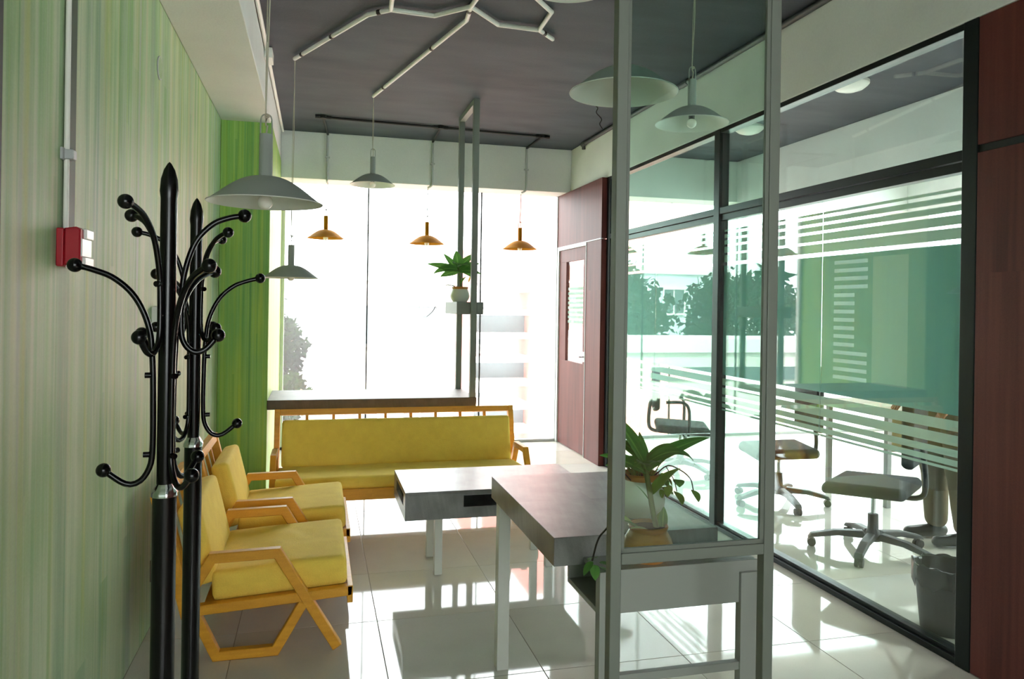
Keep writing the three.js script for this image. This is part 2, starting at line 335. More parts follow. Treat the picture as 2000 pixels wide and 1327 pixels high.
// ------------------------------------------------------------ laminate end wall with door, far right
const we = structure('wall_end', 'reddish brown laminate end wall around the far door', 'wall');
{
  const x0 = 2.6, x1 = 2.68;
  part(we, 'panel', rb(x0, x1, 2.16, 2.735, ZB, -6.69, 0.002), M.redWood);
  part(we, 'panel', rb(x0, x1, 0.0, 2.15, -7.09, -6.69, 0.002), M.redWood);
  part(we, 'strip', rb(x0 - 0.006, x0 + 0.01, 2.15, 2.16, ZB, -6.69, 0.001), M.pipeGrey);
  part(we, 'mullion', rb(x0 - 0.01, x1, 0, 2.735, ZB - 0.03, ZB + 0.03, 0.003), M.pipeGrey);
}
const door = structure('door_1', 'reddish brown door with a tall glass light', 'door');
{
  const x0 = 2.61, x1 = 2.65, a = -7.96, b = -7.1, ga = -7.74, gb = -7.2;
  part(door, 'leaf', merge([rb(x0, x1, 0.01, 0.925, a, b, 0.002), rb(x0, x1, 1.985, 2.12, a, b, 0.002), rb(x0, x1, 0.925, 1.985, a, ga, 0.002), rb(x0, x1, 0.925, 1.985, gb, b, 0.002)]), M.redWood);
  const pane = part(door, 'pane', bx(2.626, 2.632, 0.925, 1.985, ga, gb), M.glass);
  for (let k = 0; k < 8; k++) { part(pane, 'frosted_stripe', bx(2.6335, 2.634, 1.68 - k * 0.05, 1.71 - k * 0.05, ga, gb), M.stripe); }
  part(door, 'frame', merge([rb(2.595, 2.68, 2.12, 2.15, ZB + 0.03, -7.09, 0.002), rb(2.595, 2.68, 0, 2.12, -7.1, -7.088, 0.002), rb(2.595, 2.68, 0, 2.12, ZB + 0.03, -7.962, 0.002)]), M.pipeGrey);
  const h = part(door, 'handle', merge([rod(V(2.61, 1.0, -7.15), V(2.56, 1.0, -7.15), 0.009), rod(V(2.56, 1.0, -7.15), V(2.56, 1.0, -7.26), 0.008)]), M.chrome);
  part(h, 'rose', rb(2.602, 2.61, 0.95, 1.05, -7.17, -7.13, 0.003), M.chrome);
}

// ------------------------------------------------------------ yellow seating
// seat with its left side in the plane z = 0, facing +x, reaching to z = -W
function softPad(x0, x1, y0, y1, z0, z1, r, bulge) {
  const g = new RoundedBoxGeometry(x1 - x0, y1 - y0, z1 - z0, 3, r); const p = g.attributes.position, hx = (x1 - x0) / 2, hz = (z1 - z0) / 2, hy = (y1 - y0) / 2;
  return { g, p, hx, hy, hz, x0, x1, y0, y1, z0, z1, bulge };
}
function padGeo(w, h, d, r, wrinkle, sd) {   // a padded block, finely divided on top, centred
  const nx = 26, nz = Math.max(26, Math.round(26 * d / w / 1.4)), g = new THREE.BoxGeometry(w, h, d, nx, 5, nz), p = g.attributes.position, q = V(), c = V();
  for (let i = 0; i < p.count; i++) {
    q.fromBufferAttribute(p, i);
    c.set(Math.max(-w / 2 + r, Math.min(w / 2 - r, q.x)), Math.max(-h / 2 + r, Math.min(h / 2 - r, q.y)), Math.max(-d / 2 + r, Math.min(d / 2 - r, q.z)));
    const dir = q.clone().sub(c); if (dir.lengthSq() > 1e-12) q.copy(c).addScaledVector(dir.normalize(), r);
    if (q.y > h / 2 - r - 1e-4) {
      const u = q.x / (w / 2), v = q.z / (d / 2), dome = (1 - u * u) * (1 - v * v);
      q.y += 0.006 * Math.sqrt(Math.max(0, dome)) + wrinkle * Math.max(0, dome) * (fbm(q.x * 9 + sd, q.z * 5 + sd, 3) - 0.5) + (wrinkle > 0.01 ? 0.011 * Math.exp(-Math.pow((q.x - 0.06 - q.z * 0.5) * 16, 2)) * Math.exp(-Math.pow((q.z + 0.08) * 7, 2)) + 0.008 * Math.exp(-Math.pow((q.x + 0.04 - q.z * 0.3) * 20, 2)) * Math.exp(-Math.pow((q.z - 0.12) * 8, 2)) : 0);
    }
    p.setXYZ(i, q.x, q.y, q.z);
  }
  g.computeVertexNormals();
  const out = mergeGeometries([g]); return boxUV(toCreasedNormals(out, 1.0));
}
function seating(o, W, wrinkle, slats, pt = 0.125) {
  const t = 0.042;
  const side = (z0, z1) => {
    part(o, 'arm_frame', bentBar([[-0.5, 0.27], [-0.405, 0.43], [-0.145, 0.435], [0.109, 0.011]], t, z0, z1), M.yWood);
    part(o, 'leg_frame', bentBar([[-0.035, 0.215], [-0.148, 0.0205], [-0.385, 0.0205], [-0.475, 0.215]], t * 0.96, z0 - 0.001, z1 + 0.001), M.yWood);
  };
  side(0, -0.04); side(-W + 0.04, -W);
  // clip at floor: the front foot is cut level
  part(o, 'side_rail', extr([[-0.52, 0.192], [0.17, 0.232], [0.17, 0.274], [-0.52, 0.234]], -0.002, -0.042), M.yWood);
  part(o, 'side_rail', extr([[-0.52, 0.192], [0.17, 0.232], [0.17, 0.274], [-0.52, 0.234]], -W + 0.042, -W + 0.002), M.yWood);
  part(o, 'front_rail', rb(0.148, 0.172, 0.2, 0.275, -W + 0.002, -0.002, 0.003), M.yWood);
  part(o, 'seat_board', extr([[-0.44, 0.215], [0.148, 0.25], [0.148, 0.262], [-0.44, 0.227]], -0.042, -W + 0.042), M.yWood);
  const cw = 0.56, pad = part(o, 'seat_cushion', padGeo(cw, pt, W - 0.09, 0.022, wrinkle, W * 7), M.cushion);
  pad.position.set(-0.132, 0.248 + pt / 2, -W / 2); pad.rotation.z = 0.058;
  // back: leaning frame and cushion
  const lean = 0.24;
  const bp = part(o, 'back_cushion', padGeo(0.345, 0.09, W - 0.12, 0.025, wrinkle * 0.4, W * 3), M.cushion);
  bp.position.set(-0.474, 0.47, -W / 2); bp.rotation.z = -(Math.PI / 2 - lean);   // top face turned towards +x
  const L = (s, off) => [-0.446 - Math.sin(lean) * s - Math.cos(lean) * off, 0.235 + Math.cos(lean) * s - Math.sin(lean) * off];
  const quad = (s0, s1, o0, o1) => [L(s0, o0), L(s1, o0), L(s1, o1), L(s0, o1)];
  for (const [z0, z1] of [[-0.002, -0.042], [-W + 0.042, -W + 0.002]]) part(o, 'back_post', extr(quad(-0.03, 0.495, 0.035, 0.085), Math.min(z0, z1), Math.max(z0, z1)), M.yWood);
  part(o, 'back_rail', extr(quad(0.452, 0.495, 0.04, 0.084), -W + 0.042, -0.042), M.yWood);
  part(o, 'back_rail', extr(quad(0.03, 0.07, 0.05, 0.084), -W + 0.042, -0.042), M.yWood);
  for (let i = 1; i <= slats; i++) { const z = -0.04 - (W - 0.08) * i / (slats + 1); part(o, 'back_slat', extr(quad(0.07, 0.452, 0.058, 0.076), z - 0.011, z + 0.011, 0.002), M.yWood); }
}
const ch1 = thing('armchair', 'yellow armchair with a creased seat cushion, nearest the coat stands', 'armchair', [0, 0, -3.34], 0, 'yellow armchairs along the green wall');
seating(ch1, 0.72, 0.02, 3);
const ch2 = thing('armchair', 'yellow armchair farther back, between the other armchair and the sofa', 'armchair', [0.025, 0, -4.19], 0, 'yellow armchairs along the green wall');
seating(ch2, 0.7, 0.006, 3);
const sofa = thing('sofa', 'long yellow sofa with slatted back below the window shelf', 'sofa', [-0.29, 0, -5.25], -Math.PI / 2);
seating(sofa, 1.83, 0.005, 8, 0.085);

// ------------------------------------------------------------ tables
{
  const t = thing('coffee_table', 'low grey stone-effect coffee table with dark slots and pale legs', 'table', [0.985, 0, -4.285]);
  const w = 0.515, d = 0.285;
  const top = part(t, 'top', rb(-w, w, 0.488, 0.502, -d, d, 0.002), M.conc);
  // hollow body with openings in the near and left faces
  const y0 = 0.352, y1 = 0.488, s0 = -0.2, s1 = 0.28, sy0 = 0.412, sy1 = 0.474;
  part(t, 'front_panel', merge([bx(-w, s0, y0, y1, d - 0.02, d), bx(s1, w, y0, y1, d - 0.02, d), bx(s0, s1, y0, sy0, d - 0.02, d), bx(s0, s1, sy1, y1, d - 0.02, d)]), M.conc);
  part(t, 'back_panel', bx(-w, w, y0, y1, -d, -d + 0.02), M.conc);
  const zs0 = -0.16, zs1 = 0.2;
  for (const s of [-1, 1]) { const xa = s < 0 ? -w : w - 0.02, xb = xa + 0.02; part(t, 'end_panel', merge([bx(xa, xb, y0, y1, -d + 0.02, zs0), bx(xa, xb, y0, y1, zs1, d - 0.02), bx(xa, xb, y0, sy0, zs0, zs1), bx(xa, xb, sy1, y1, zs0, zs1)]), M.conc); }
  part(t, 'bottom_panel', bx(-w + 0.02, w - 0.02, y0, y0 + 0.015, -d + 0.02, d - 0.02), M.conc);
  part(t, 'divider', bx(-w + 0.02, w - 0.02, y0 + 0.015, y1, -0.17, -0.155), M.conc);
  for (const x of [-0.31, 0.335]) for (const z of [-0.19, 0.118]) part(t, 'leg', rb(x - 0.022, x + 0.022, 0, 0.352, z - 0.02, z + 0.02, 0.003), M.tableLeg);
}
{
  const t = thing('work_table', 'grey stone-effect worktable with a tall pale leg behind the glass screen', 'table', [1.01, 0, -2.67]);
  const x0 = -0.283, x1 = 0.284, z0 = -0.43, z1 = 0.435;
  part(t, 'top', rb(x0, x1, 0.69, 0.78, z0, z1, 0.002), M.conc);
  for (const x of [x0 + 0.036, x1 - 0.036]) part(t, 'leg', rb(x - 0.025, x + 0.025, 0, 0.69, z0 + 0.045, z0 + 0.095, 0.003), M.tableLeg);
}
{
  const t = thing('console_stand', 'pale grey open console stand behind the lower steel frame', 'stand', [1.09, 0, -2.1]);
  const x0 = -0.266, x1 = 0.267;
  part(t, 'front_panel', rb(x0, x1, 0.584, 0.715, -0.018, 0, 0.002), M.console);
  part(t, 'top_ledge', rb(x0, x1, 0.7, 0.715, -0.132, -0.018, 0.002), M.console);
  part(t, 'shelf', rb(x0, x1, 0.584, 0.6, -0.285, -0.018, 0.002), M.console);
  part(t, 'back_panel', rb(x0, x1, 0.6, 0.688, -0.287, -0.27, 0.002), M.console);
  part(t, 'leg', rb(x0 - 0.002, x0 + 0.024, 0, 0.716, -0.02, 0.014, 0.002), M.console);
  part(t, 'leg', rb(x1 - 0.065, x1, 0, 0.68, -0.02, 0.012, 0.002), M.console);
  part(t, 'stretcher', rb(x0 + 0.024, x1 - 0.065, 0.376, 0.402, -0.016, 0.006, 0.002), M.console);
}

// ------------------------------------------------------------ steel and glass screen in front
{
  const t = thing('glass_screen', 'grey-green steel framed glass screen standing in the foreground', 'screen', [0.975, 0, -1.8]);
  const a = [-0.237, -0.207], b = [0.207, 0.238];
  for (const [p, q] of [a, b]) part(t, 'post', rb(p, q, 0, YC, -0.034, 0, 0.003), M.steel);
  part(t, 'rail', rb(a[1], b[0], 0.838, 0.868, -0.034, 0, 0.003), M.steel);
  const pane = part(t, 'pane', bx(a[1], b[0], 0.868, YC - 0.002, -0.022, -0.014), M.glassTint);
  part(pane, 'bead', merge([rb(a[1], a[1] + 0.008, 0.868, YC, -0.013, -0.003, 0.001), rb(b[0] - 0.012, b[0], 0.868, YC, -0.013, -0.003, 0.001), rb(a[1], b[0], 0.868, 0.88, -0.013, -0.003, 0.001)]), M.steelEdge);
}

// ------------------------------------------------------------ hanging shelf
{
  const t = thing('hanging_shelf', 'brownish grey shelf hung from the ceiling on a tall steel hoop', 'shelf', [0.46, 0, -6.37]);
  part(t, 'board', rb(-0.815, 0.82, 0.677, 0.75, -0.37, 0.32, 0.003), M.shelf);
  const xp = 0.785;
  part(t, 'post', rb(xp - 0.02, xp + 0.03, 0.75, YC, 0.27, 0.315, 0.003), M.steel);
  part(t, 'post', rb(xp - 0.02, xp + 0.03, 0.75, YC, -0.365, -0.32, 0.003), M.steel);
  part(t, 'top_bar', rb(xp - 0.02, xp + 0.03, YC - 0.045, YC, -0.32, 0.27, 0.003), M.steel);
  part(t, 'planter_ledge', rb(xp - 0.13, xp + 0.095, 1.427, 1.53, -0.3, 0.268, 0.003), M.steel);
}

// ------------------------------------------------------------ pendant lamps
function pendant(name, label, x, rimY, z, topY, topX, topZ, mat, group, R = 0.183, cab = M.cable) {
  const o = thing(name, label, 'lamp', [x, rimY, z], 0, group);
  const prof = []; for (let i = 0; i <= 16; i++) { const t = i / 16, r = R * (1 - t) + 0.026 * t; prof.push([r, 0.086 * Math.pow(Math.sin(t * Math.PI / 2), 1.15)]); }
  const shadeM = part(o, 'shade', lathe(prof, 56), mat);
  part(shadeM, 'reflector', lathe(prof.map(([r, y]) => [Math.max(0.0, r - 0.0015), y - 0.002]).slice(0, 16), 56), mat === M.lampGrey ? M.lampIn : M.lampYel);
  part(shadeM, 'rim', new THREE.TorusGeometry(R, 0.0018, 6, 64).rotateX(Math.PI / 2), mat === M.lampGrey ? M.lampIn : M.lampYel);
  part(o, 'neck', latheC([[0.0, 0.226], [0.0205, 0.226], [0.0215, 0.222], [0.0215, 0.09], [0.026, 0.084], [0.026, 0.08], [0, 0.08]], 28), mat);
  part(o, 'bail', tube([V(-0.018, 0.224, 0), V(-0.018, 0.262, 0), V(-0.014, 0.285, 0), V(0, 0.292, 0), V(0.014, 0.285, 0), V(0.018, 0.262, 0), V(0.018, 0.224, 0)], 0.0026, 30, 6), mat);
  part(o, 'lamp_holder', cyl(0.015, 0.017, 0.06, 16).translate(0, 0.02, 0), M.socket);
  part(o, 'bulb', new THREE.SphereGeometry(0.0245, 20, 14).translate(0, 0.003, 0), M.bulb);
  const tx = topX - x, tz = topZ - z, ty = topY - rimY;
  const cb = part(o, 'cable', merge([tube([V(0, 0.226, 0), V(0.004, 0.262, 0.002), V(-0.002, 0.3, 0), V(tx * 0.5 + 0.004, (0.3 + ty) / 2, tz * 0.5), V(tx, ty, tz)], 0.0028, 40, 6), tube([V(0.003, 0.28, 0.003), V(-0.003, 0.31, 0.002), V(tx * 0.5 - 0.004, (0.34 + ty) / 2, tz * 0.5), V(tx + 0.003, ty, tz)], 0.002, 40, 5)]), cab);
  part(cb, 'knot', new THREE.TorusKnotGeometry(0.005, 0.0022, 40, 6).translate(0.002, 0.286, 0.004), cab);
  return o;
}
const GL = 'grey dish pendant lamps';
pendant('pendant_lamp', 'large near grey dish pendant above the coat stands', -0.168, 1.828, -2.607, YC, -0.16, -2.607, M.lampGrey, GL);
pendant('pendant_lamp', 'low dark grey dish pendant hanging in front of the green pier and window', -0.172, 1.672, -5.39, 3.16, -0.168, -5.39, M.lampGrey, GL, 0.186);
pendant('pendant_lamp', 'grey dish pendant hung high before the window, left of the steel hoop', 0.424, 2.462, -6.17, 3.16, 0.42, -6.17, M.lampGrey, GL, 0.18);
pendant('pendant_lamp', 'grey dish pendant half hidden by the left post of the glass screen', 1.005, 2.235, -2.4, YC, 1.005, -2.4, M.lampGrey, GL);
pendant('pendant_lamp', 'grey dish pendant seen with its bulb through the glass screen', 1.84, 2.445, -3.497, YC, 1.848, -3.497, M.lampGrey, GL);
pendant('pendant_lamp', 'grey dish pendant cut off by the top edge of the picture', 1.01, 2.85, -3.0, YC, 1.01, -3.0, M.lampGrey, GL);
const YL = 'yellow dish pendants before the window';
pendant('pendant_lamp', 'mustard yellow dish pendant on the left, beside the green pier', 0.08, 2.155, -7.8, 2.72, 0.093, -7.78, M.lampYel, YL, 0.181, M.cableDark);
pendant('pendant_lamp', 'mustard yellow dish pendant in the middle, left of the steel hoop', 1.1, 2.135, -7.8, 2.72, 1.1, -7.78, M.lampYel, YL, 0.181, M.cableDark);
pendant('pendant_lamp', 'mustard yellow dish pendant on the right, nearest the far door', 2.1, 2.115, -7.8, 2.7, 2.1, -7.78, M.lampYel, YL, 0.181, M.cableDark);

// ------------------------------------------------------------ conduits
{
  const o = thing('ceiling_conduit', 'branching white conduit run in a honeycomb line on the dark ceiling', 'conduit', [0, 3.178, 0]);
  const P = { a: [-0.17, -5.393], b: [0.265, -4.444], c: [0.385, -4.331], d: [0.37, -4.0], e: [0.637, -4.346], f: [0.815, -4.156], g: [0.84, -3.8], h: [0.83, -4.36], i: [0.42, -6.167], j: [1.023, -4.375], k: [1.283, -4.388], l: [1.271, -4.1], m: [1.1, -3.9], n: [1.407, -4.511], o: [0.6, -3.62], p: [1.0, -3.62] };
  const pt = (k) => V(P[k][0], 0, P[k][1]);
  for (const s of ['ab', 'bc', 'cd', 'ce', 'ef', 'fg', 'fh', 'hi', 'fj', 'jk', 'kl', 'lm', 'kn', 'do', 'og', 'gp', 'pm']) part(o, 'tube', merge([rod(pt(s[0]), pt(s[1]), 0.0135, 10), new THREE.SphereGeometry(0.0135, 10, 8).translate(P[s[1]][0], 0, P[s[1]][1])]), M.pipeWhite);
  const lerp = (s, t) => pt(s[0]).lerp(pt(s[1]), t);
  for (const [s, t] of [['ab', 0.12], ['ab', 0.55], ['bc', 0.5], ['hi', 0.3], ['hi', 0.85], ['kn', 0.35], ['fh', 0.3]]) { const c = lerp(s, t), d = pt(s[1]).sub(pt(s[0])).normalize().multiplyScalar(0.012); part(o, 'saddle', rod(c.clone().sub(d), c.clone().add(d), 0.0165, 10), M.clampDark); }
}
{
  const o = thing('black_conduit', 'black conduit with three junction boxes on the ceiling before the window beam', 'conduit', [0, 3.183, 0]);
  const pts = [V(0.035, 0, -7.02), V(1.115, 0, -7.085), V(2.143, 0, -7.15)];
  part(o, 'pipe', tube([pts[0], pts[1], pts[2]], 0.0125, 12, 8), M.blackMatte);
  pts.forEach((p) => part(o, 'junction_box', merge([cyl(0.032, 0.032, 0.03, 16).translate(p.x, -0.014, p.z), rod(V(p.x - 0.07, 0, p.z + 0.004), V(p.x + 0.07, 0, p.z - 0.004), 0.016)]), M.blackMatte));
  const dx = [0.085, 1.137, 2.142];
  dx.forEach((x, i) => {
    part(o, 'branch', rod(pts[i], V(x, 0, -7.72), 0.0115), M.blackMatte);
    const d = part(o, 'drop_pipe', tube([V(x, -0.005, -7.728), V(x, -0.03, -7.728), V(x, -0.2, -7.728), V(x, -0.42, -7.728), V(x - (i ? 0.01 : 0), -0.455, -7.735), V(x - (i ? 0.035 : 0), -0.468, -7.77)], 0.0115, 30, 8), M.pipeGrey, 'pale drop pipe down the beam');
    part(d, 'clip', rb(x - 0.024, x + 0.024, -0.235, -0.22, -7.745, -7.715, 0.002), M.pipeGrey);
  });
}
{
  const o = thing('edge_conduit', 'dark conduit along the ceiling edge above the glass partition', 'conduit', [2.624, 3.172, 0]);
  const segs = [[-7.28, -6.2], [-6.2, -5.1], [-5.1, -4.0], [-4.0, -2.9], [-2.9, -1.8]];
  for (const [a, b] of segs) part(o, 'pipe', rod(V(0, 0, a), V(0, 0, b), 0.0195), M.pipeDark);
  for (const [a] of segs) part(o, 'coupling', rod(V(0, 0, a - 0.05), V(0, 0, a + 0.05), 0.0235), M.pipeDark);
  part(o, 'elbow', tube([V(0, 0, -7.26), V(0.002, -0.02, -7.3), V(0.008, -0.05, -7.31)], 0.0185, 10, 8), M.pipeDark);
}
single('loose_wire', tube([[-0.015, 3.2], [-0.01, 3.15], [0.025, 3.12], [0.015, 3.08], [0.06, 3.03], [0.045, 2.99], [0.07, 2.95]].map(([a, y]) => V(2.16 + a, y, -5.75)), 0.004, 50, 6), M.blackMatte, 'thin black loose wire hanging from the ceiling left of the glass screen', 'wire');
{
  const o = thing('beam_conduit', 'white conduit and box along the ceiling edge over the green wall', 'conduit', [-0.343, 3.182, 0]);
  part(o, 'pipe', rod(V(0, 0, -7.7), V(0, 0, -5.42), 0.0125), M.pipeWhite);
  part(o, 'pipe', rod(V(0, 0, -5.25), V(0, 0, -3.0), 0.0125), M.pipeWhite);
  part(o, 'junction_box', rb(-0.015, 0.035, -0.055, 0.015, -5.42, -5.25, 0.004), M.pipeWhite);
}
{
  const o = thing('wall_conduit', 'pale conduit pipe running down the green wall to the alarm box', 'conduit', [XL, 0, -2.455]);
  part(o, 'pipe', rod(V(0.01, 1.7, 0.004), V(0.01, 2.88, 0.004), 0.0075, 14), M.pipeWhite);
  part(o, 'trunking', rb(0, 0.012, 1.7, 2.88, -0.075, -0.006, 0.003), M.trunk, 'dark green painted trunking beside the pipe');
  part(o, 'saddle', merge([rb(0, 0.008, 1.905, 1.94, -0.032, 0.032, 0.002), rb(0.002, 0.032, 1.908, 1.937, -0.016, 0.016, 0.004)]), M.pipeGrey);
  part(o, 'screw', cyl(0.004, 0.004, 0.004, 8).rotateZ(-Math.PI / 2).translate(0.008, 1.922, -0.024), M.chrome);
}
{
  const o = thing('alarm_box', 'red and white fire alarm call point on the green wall', 'alarm', [XL, 1.655, -2.455]);
  part(o, 'base', rb(0, 0.02, -0.06, 0.05, -0.055, 0.055, 0.004), M.redPlastic);
  part(o, 'housing', extr([[0.02, -0.055], [0.062, -0.06], [0.062, 0.048], [0.05, 0.055], [0.02, 0.05]], -0.052, 0.052, 0.004), M.redPlastic);
  part(o, 'front_plate', rb(0.06, 0.066, -0.03, 0.022, -0.048, 0.046, 0.002), M.whitePlastic);
  for (const q of [[0.018, 0.07, -0.066, -0.03, -0.058, 0.03], [0.03, 0.07, 0.022, 0.052, -0.056, 0.02]]) part(o, 'end_cover', rb(...q, 0.004), M.whitePlastic);
}
{
  const o = thing('wall_plate', 'small round cover plate high on the green wall', 'plate', [XL, 2.578, -3.79]);
  part(o, 'disc', cyl(0.052, 0.05, 0.006, 32).rotateZ(-Math.PI / 2), M.drip);
  part(o, 'ring', new THREE.TorusGeometry(0.051, 0.0035, 6, 40).rotateY(Math.PI / 2).translate(0.003, 0, 0), M.pipeGrey);
}
{
  const o = thing('thermostat', 'white wall box with printed lines behind the coat stands', 'wall box', [XL, 1.39, -3.76]);
  part(o, 'body', rb(0, 0.035, -0.085, 0.085, -0.06, 0.06, 0.004), M.whitePlastic);
  for (let k = 0; k < 4; k++) part(o, 'print_line', bx(0.035, 0.0355, 0.02, 0.065, -0.045 + k * 0.02, -0.041 + k * 0.02), M.blackMatte);
}
{
  const o = thing('wall_socket', 'dark brown socket low on the green wall behind the armchair', 'socket', [XL, 0.26, -3.8]);
  part(o, 'plate', rb(0, 0.01, -0.05, 0.05, -0.05, 0.05, 0.003), M.brownSwitch);
  part(o, 'outlet', cyl(0.03, 0.028, 0.006, 24).rotateZ(-Math.PI / 2).translate(0.008, 0, 0), M.blackMatte);
}

// ------------------------------------------------------------ coat stands
function coatStand(label, x, z, turn) {
  const o = thing('coat_stand', label, 'coat stand', [x, 0, z], turn, 'black metal coat stands by the green wall');
  part(o, 'base', latheC([[0, 0.03], [0.04, 0.03], [0.15, 0.014], [0.16, 0.006], [0.16, 0], [0, 0]], 40), M.black);
  part(o, 'pole', cyl(0.0238, 0.0238, 1.08, 28).translate(0, 0.02, 0), M.black);
  part(o, 'collar', latheC([[0, 1.118], [0.0165, 1.118], [0.02, 1.112], [0.0265, 1.1], [0.0265, 1.092], [0, 1.092]], 28), M.chrome);
  part(o, 'core', cyl(0.0165, 0.0165, 0.62, 24).translate(0, 1.11, 0), M.black);
  part(o, 'finial', lathe([[0.0155, 1.705], [0.0165, 1.715], [0.0185, 1.73], [0.0165, 1.755], [0.011, 1.775], [0.004, 1.788], [0, 1.792]].reverse(), 24), M.black);
  const arm = (phi, pts, name) => {
    const d = [Math.cos(phi), Math.sin(phi)], v = pts.map(([r, y]) => V(d[0] * r, y, -d[1] * r));
    const a = part(o, name, tube(v, 0.0062, 60, 10), M.black);
    for (const q of [v[0], v[v.length - 1]]) part(a, 'ball', new THREE.SphereGeometry(0.0145, 18, 14).translate(q.x, q.y, q.z), M.black);
    return a;
  };
  const D = Math.PI / 180;
  for (const p of [10, 130, 250]) {
    const a = arm(p * D, [[0.15, 1.688], [0.12, 1.682], [0.085, 1.665], [0.052, 1.625], [0.032, 1.56], [0.027, 1.5], [0.027, 1.44], [0.034, 1.41], [0.052, 1.393], [0.074, 1.398], [0.1, 1.428]], 'upper_hook');
    part(a, 'bolt', cyl(0.006, 0.006, 0.012, 10).rotateZ(-Math.PI / 2).translate(0.032, 1.535, 0).rotateY(p * D), M.black);
  }
  for (const p of [185, 305, 65]) {
    const a = arm(p * D, [[0.172, 1.57], [0.14, 1.562], [0.1, 1.545], [0.062, 1.508], [0.036, 1.45], [0.027, 1.38], [0.0245, 1.28], [0.0245, 1.19], [0.03, 1.152], [0.048, 1.125], [0.075, 1.122], [0.115, 1.152]], 'lower_hook');
    for (const [q, y] of [[0.029, 1.345], [0.03, 1.18]]) part(a, 'bolt', cyl(0.006, 0.006, 0.012, 10).rotateZ(-Math.PI / 2).translate(q, y, 0).rotateY(p * D), M.black);
  }
}
coatStand('nearer and taller-looking black coat stand with curved ball-tipped hooks', -0.302, -1.71, 0);
coatStand('farther black coat stand with ball-tipped hooks, right behind the other one', -0.33, -2.28, Math.PI);

// ------------------------------------------------------------ plants
function leafGeo(len, wid, bend, fold = 0.25, curl = 0) {   // blade along +x from the origin, bending downwards
  const n = 14, pos = [], uv = [], idx = [];
  let x = 0, y = 0, a = 0;
  for (let i = 0; i <= n; i++) {
    const t = i / n, w = wid / 2 * Math.pow(Math.sin(Math.PI * Math.min(1, 0.06 + 0.94 * Math.pow(t, 0.75))), 0.85) * (t > 0.98 ? 0.15 : 1) + 0.0008;
    for (const s of [-1, 0, 1]) { pos.push(x - Math.sin(a) * Math.abs(s) * w * fold * 0, y + Math.abs(s) * w * fold + curl * s * w * t, s * w); uv.push(0.5 + s * 0.48, t); }
    if (i < n) { const k = i * 3; for (const c of [0, 1]) idx.push(k + c, k + c + 1, k + c + 3, k + c + 1, k + c + 4, k + c + 3); }
    a -= bend / n * (0.4 + 1.2 * t); x += Math.cos(a) * len / n; y += Math.sin(a) * len / n;
  }
  const g = new THREE.BufferGeometry(); g.setAttribute('position', new THREE.Float32BufferAttribute(pos, 3)); g.setAttribute('uv', new THREE.Float32BufferAttribute(uv, 2)); g.setIndex(idx); g.computeVertexNormals(); return g;
}
function addLeaf(o, at, az, el, len, wid, bend, mat = M.leaf, roll = 0, name = 'leaf') {
  const g = leafGeo(len, wid, bend).rotateX(roll * Math.cos(az)).rotateZ(el).rotateY(az).translate(at.x, at.y, at.z);
  return part(o, name, g, mat);
}
function roundLeaf(o, at, az, el, len, wid, mat = M.leafLight) {
  const s = new THREE.Shape(); s.moveTo(0, 0); s.bezierCurveTo(len * 0.1, wid * 0.7, len * 0.6, wid * 0.65, len, 0); s.bezierCurveTo(len * 0.6, -wid * 0.65, len * 0.1, -wid * 0.7, 0, 0);
  const g = new THREE.ShapeGeometry(s, 8), p = g.attributes.position; for (let i = 0; i < p.count; i++) p.setZ(i, 0.25 * Math.abs(p.getY(i)) - 0.12 * Math.pow(p.getX(i) / len, 2) * len);
  g.rotateX(-Math.PI / 2); g.computeVertexNormals(); g.rotateZ(el).rotateY(az).translate(at.x, at.y, at.z);
  return part(o, 'round_leaf', g, mat);
}
const D2R = Math.PI / 180;
function jar(o, h, rb0, rm, rn, bodyMat, rimMat) {
  const body = part(o, 'pot', latheC([[0, 0.0], [rb0, 0], [rb0 * 1.05, 0.004], [rm * 0.95, h * 0.25], [rm, h * 0.42], [rm * 0.93, h * 0.6], [rn * 1.06, h * 0.78], [rn, h * 0.84], [rn * 0.92, h * 0.86], [0, h * 0.86]], 40, 0.9), bodyMat);
  part(body, 'rim', lathe([[rn * 0.94, h * 0.82], [rn * 1.02, h * 0.86], [rn * 1.08, h * 0.95], [rn * 1.04, h], [rn * 0.94, h * 0.97], [rn * 0.9, h * 0.86]].reverse(), 40), rimMat);
  part(body, 'soil', cyl(rn * 0.92, rn * 0.92, 0.004, 24).translate(0, h * 0.87, 0), M.soil);
}
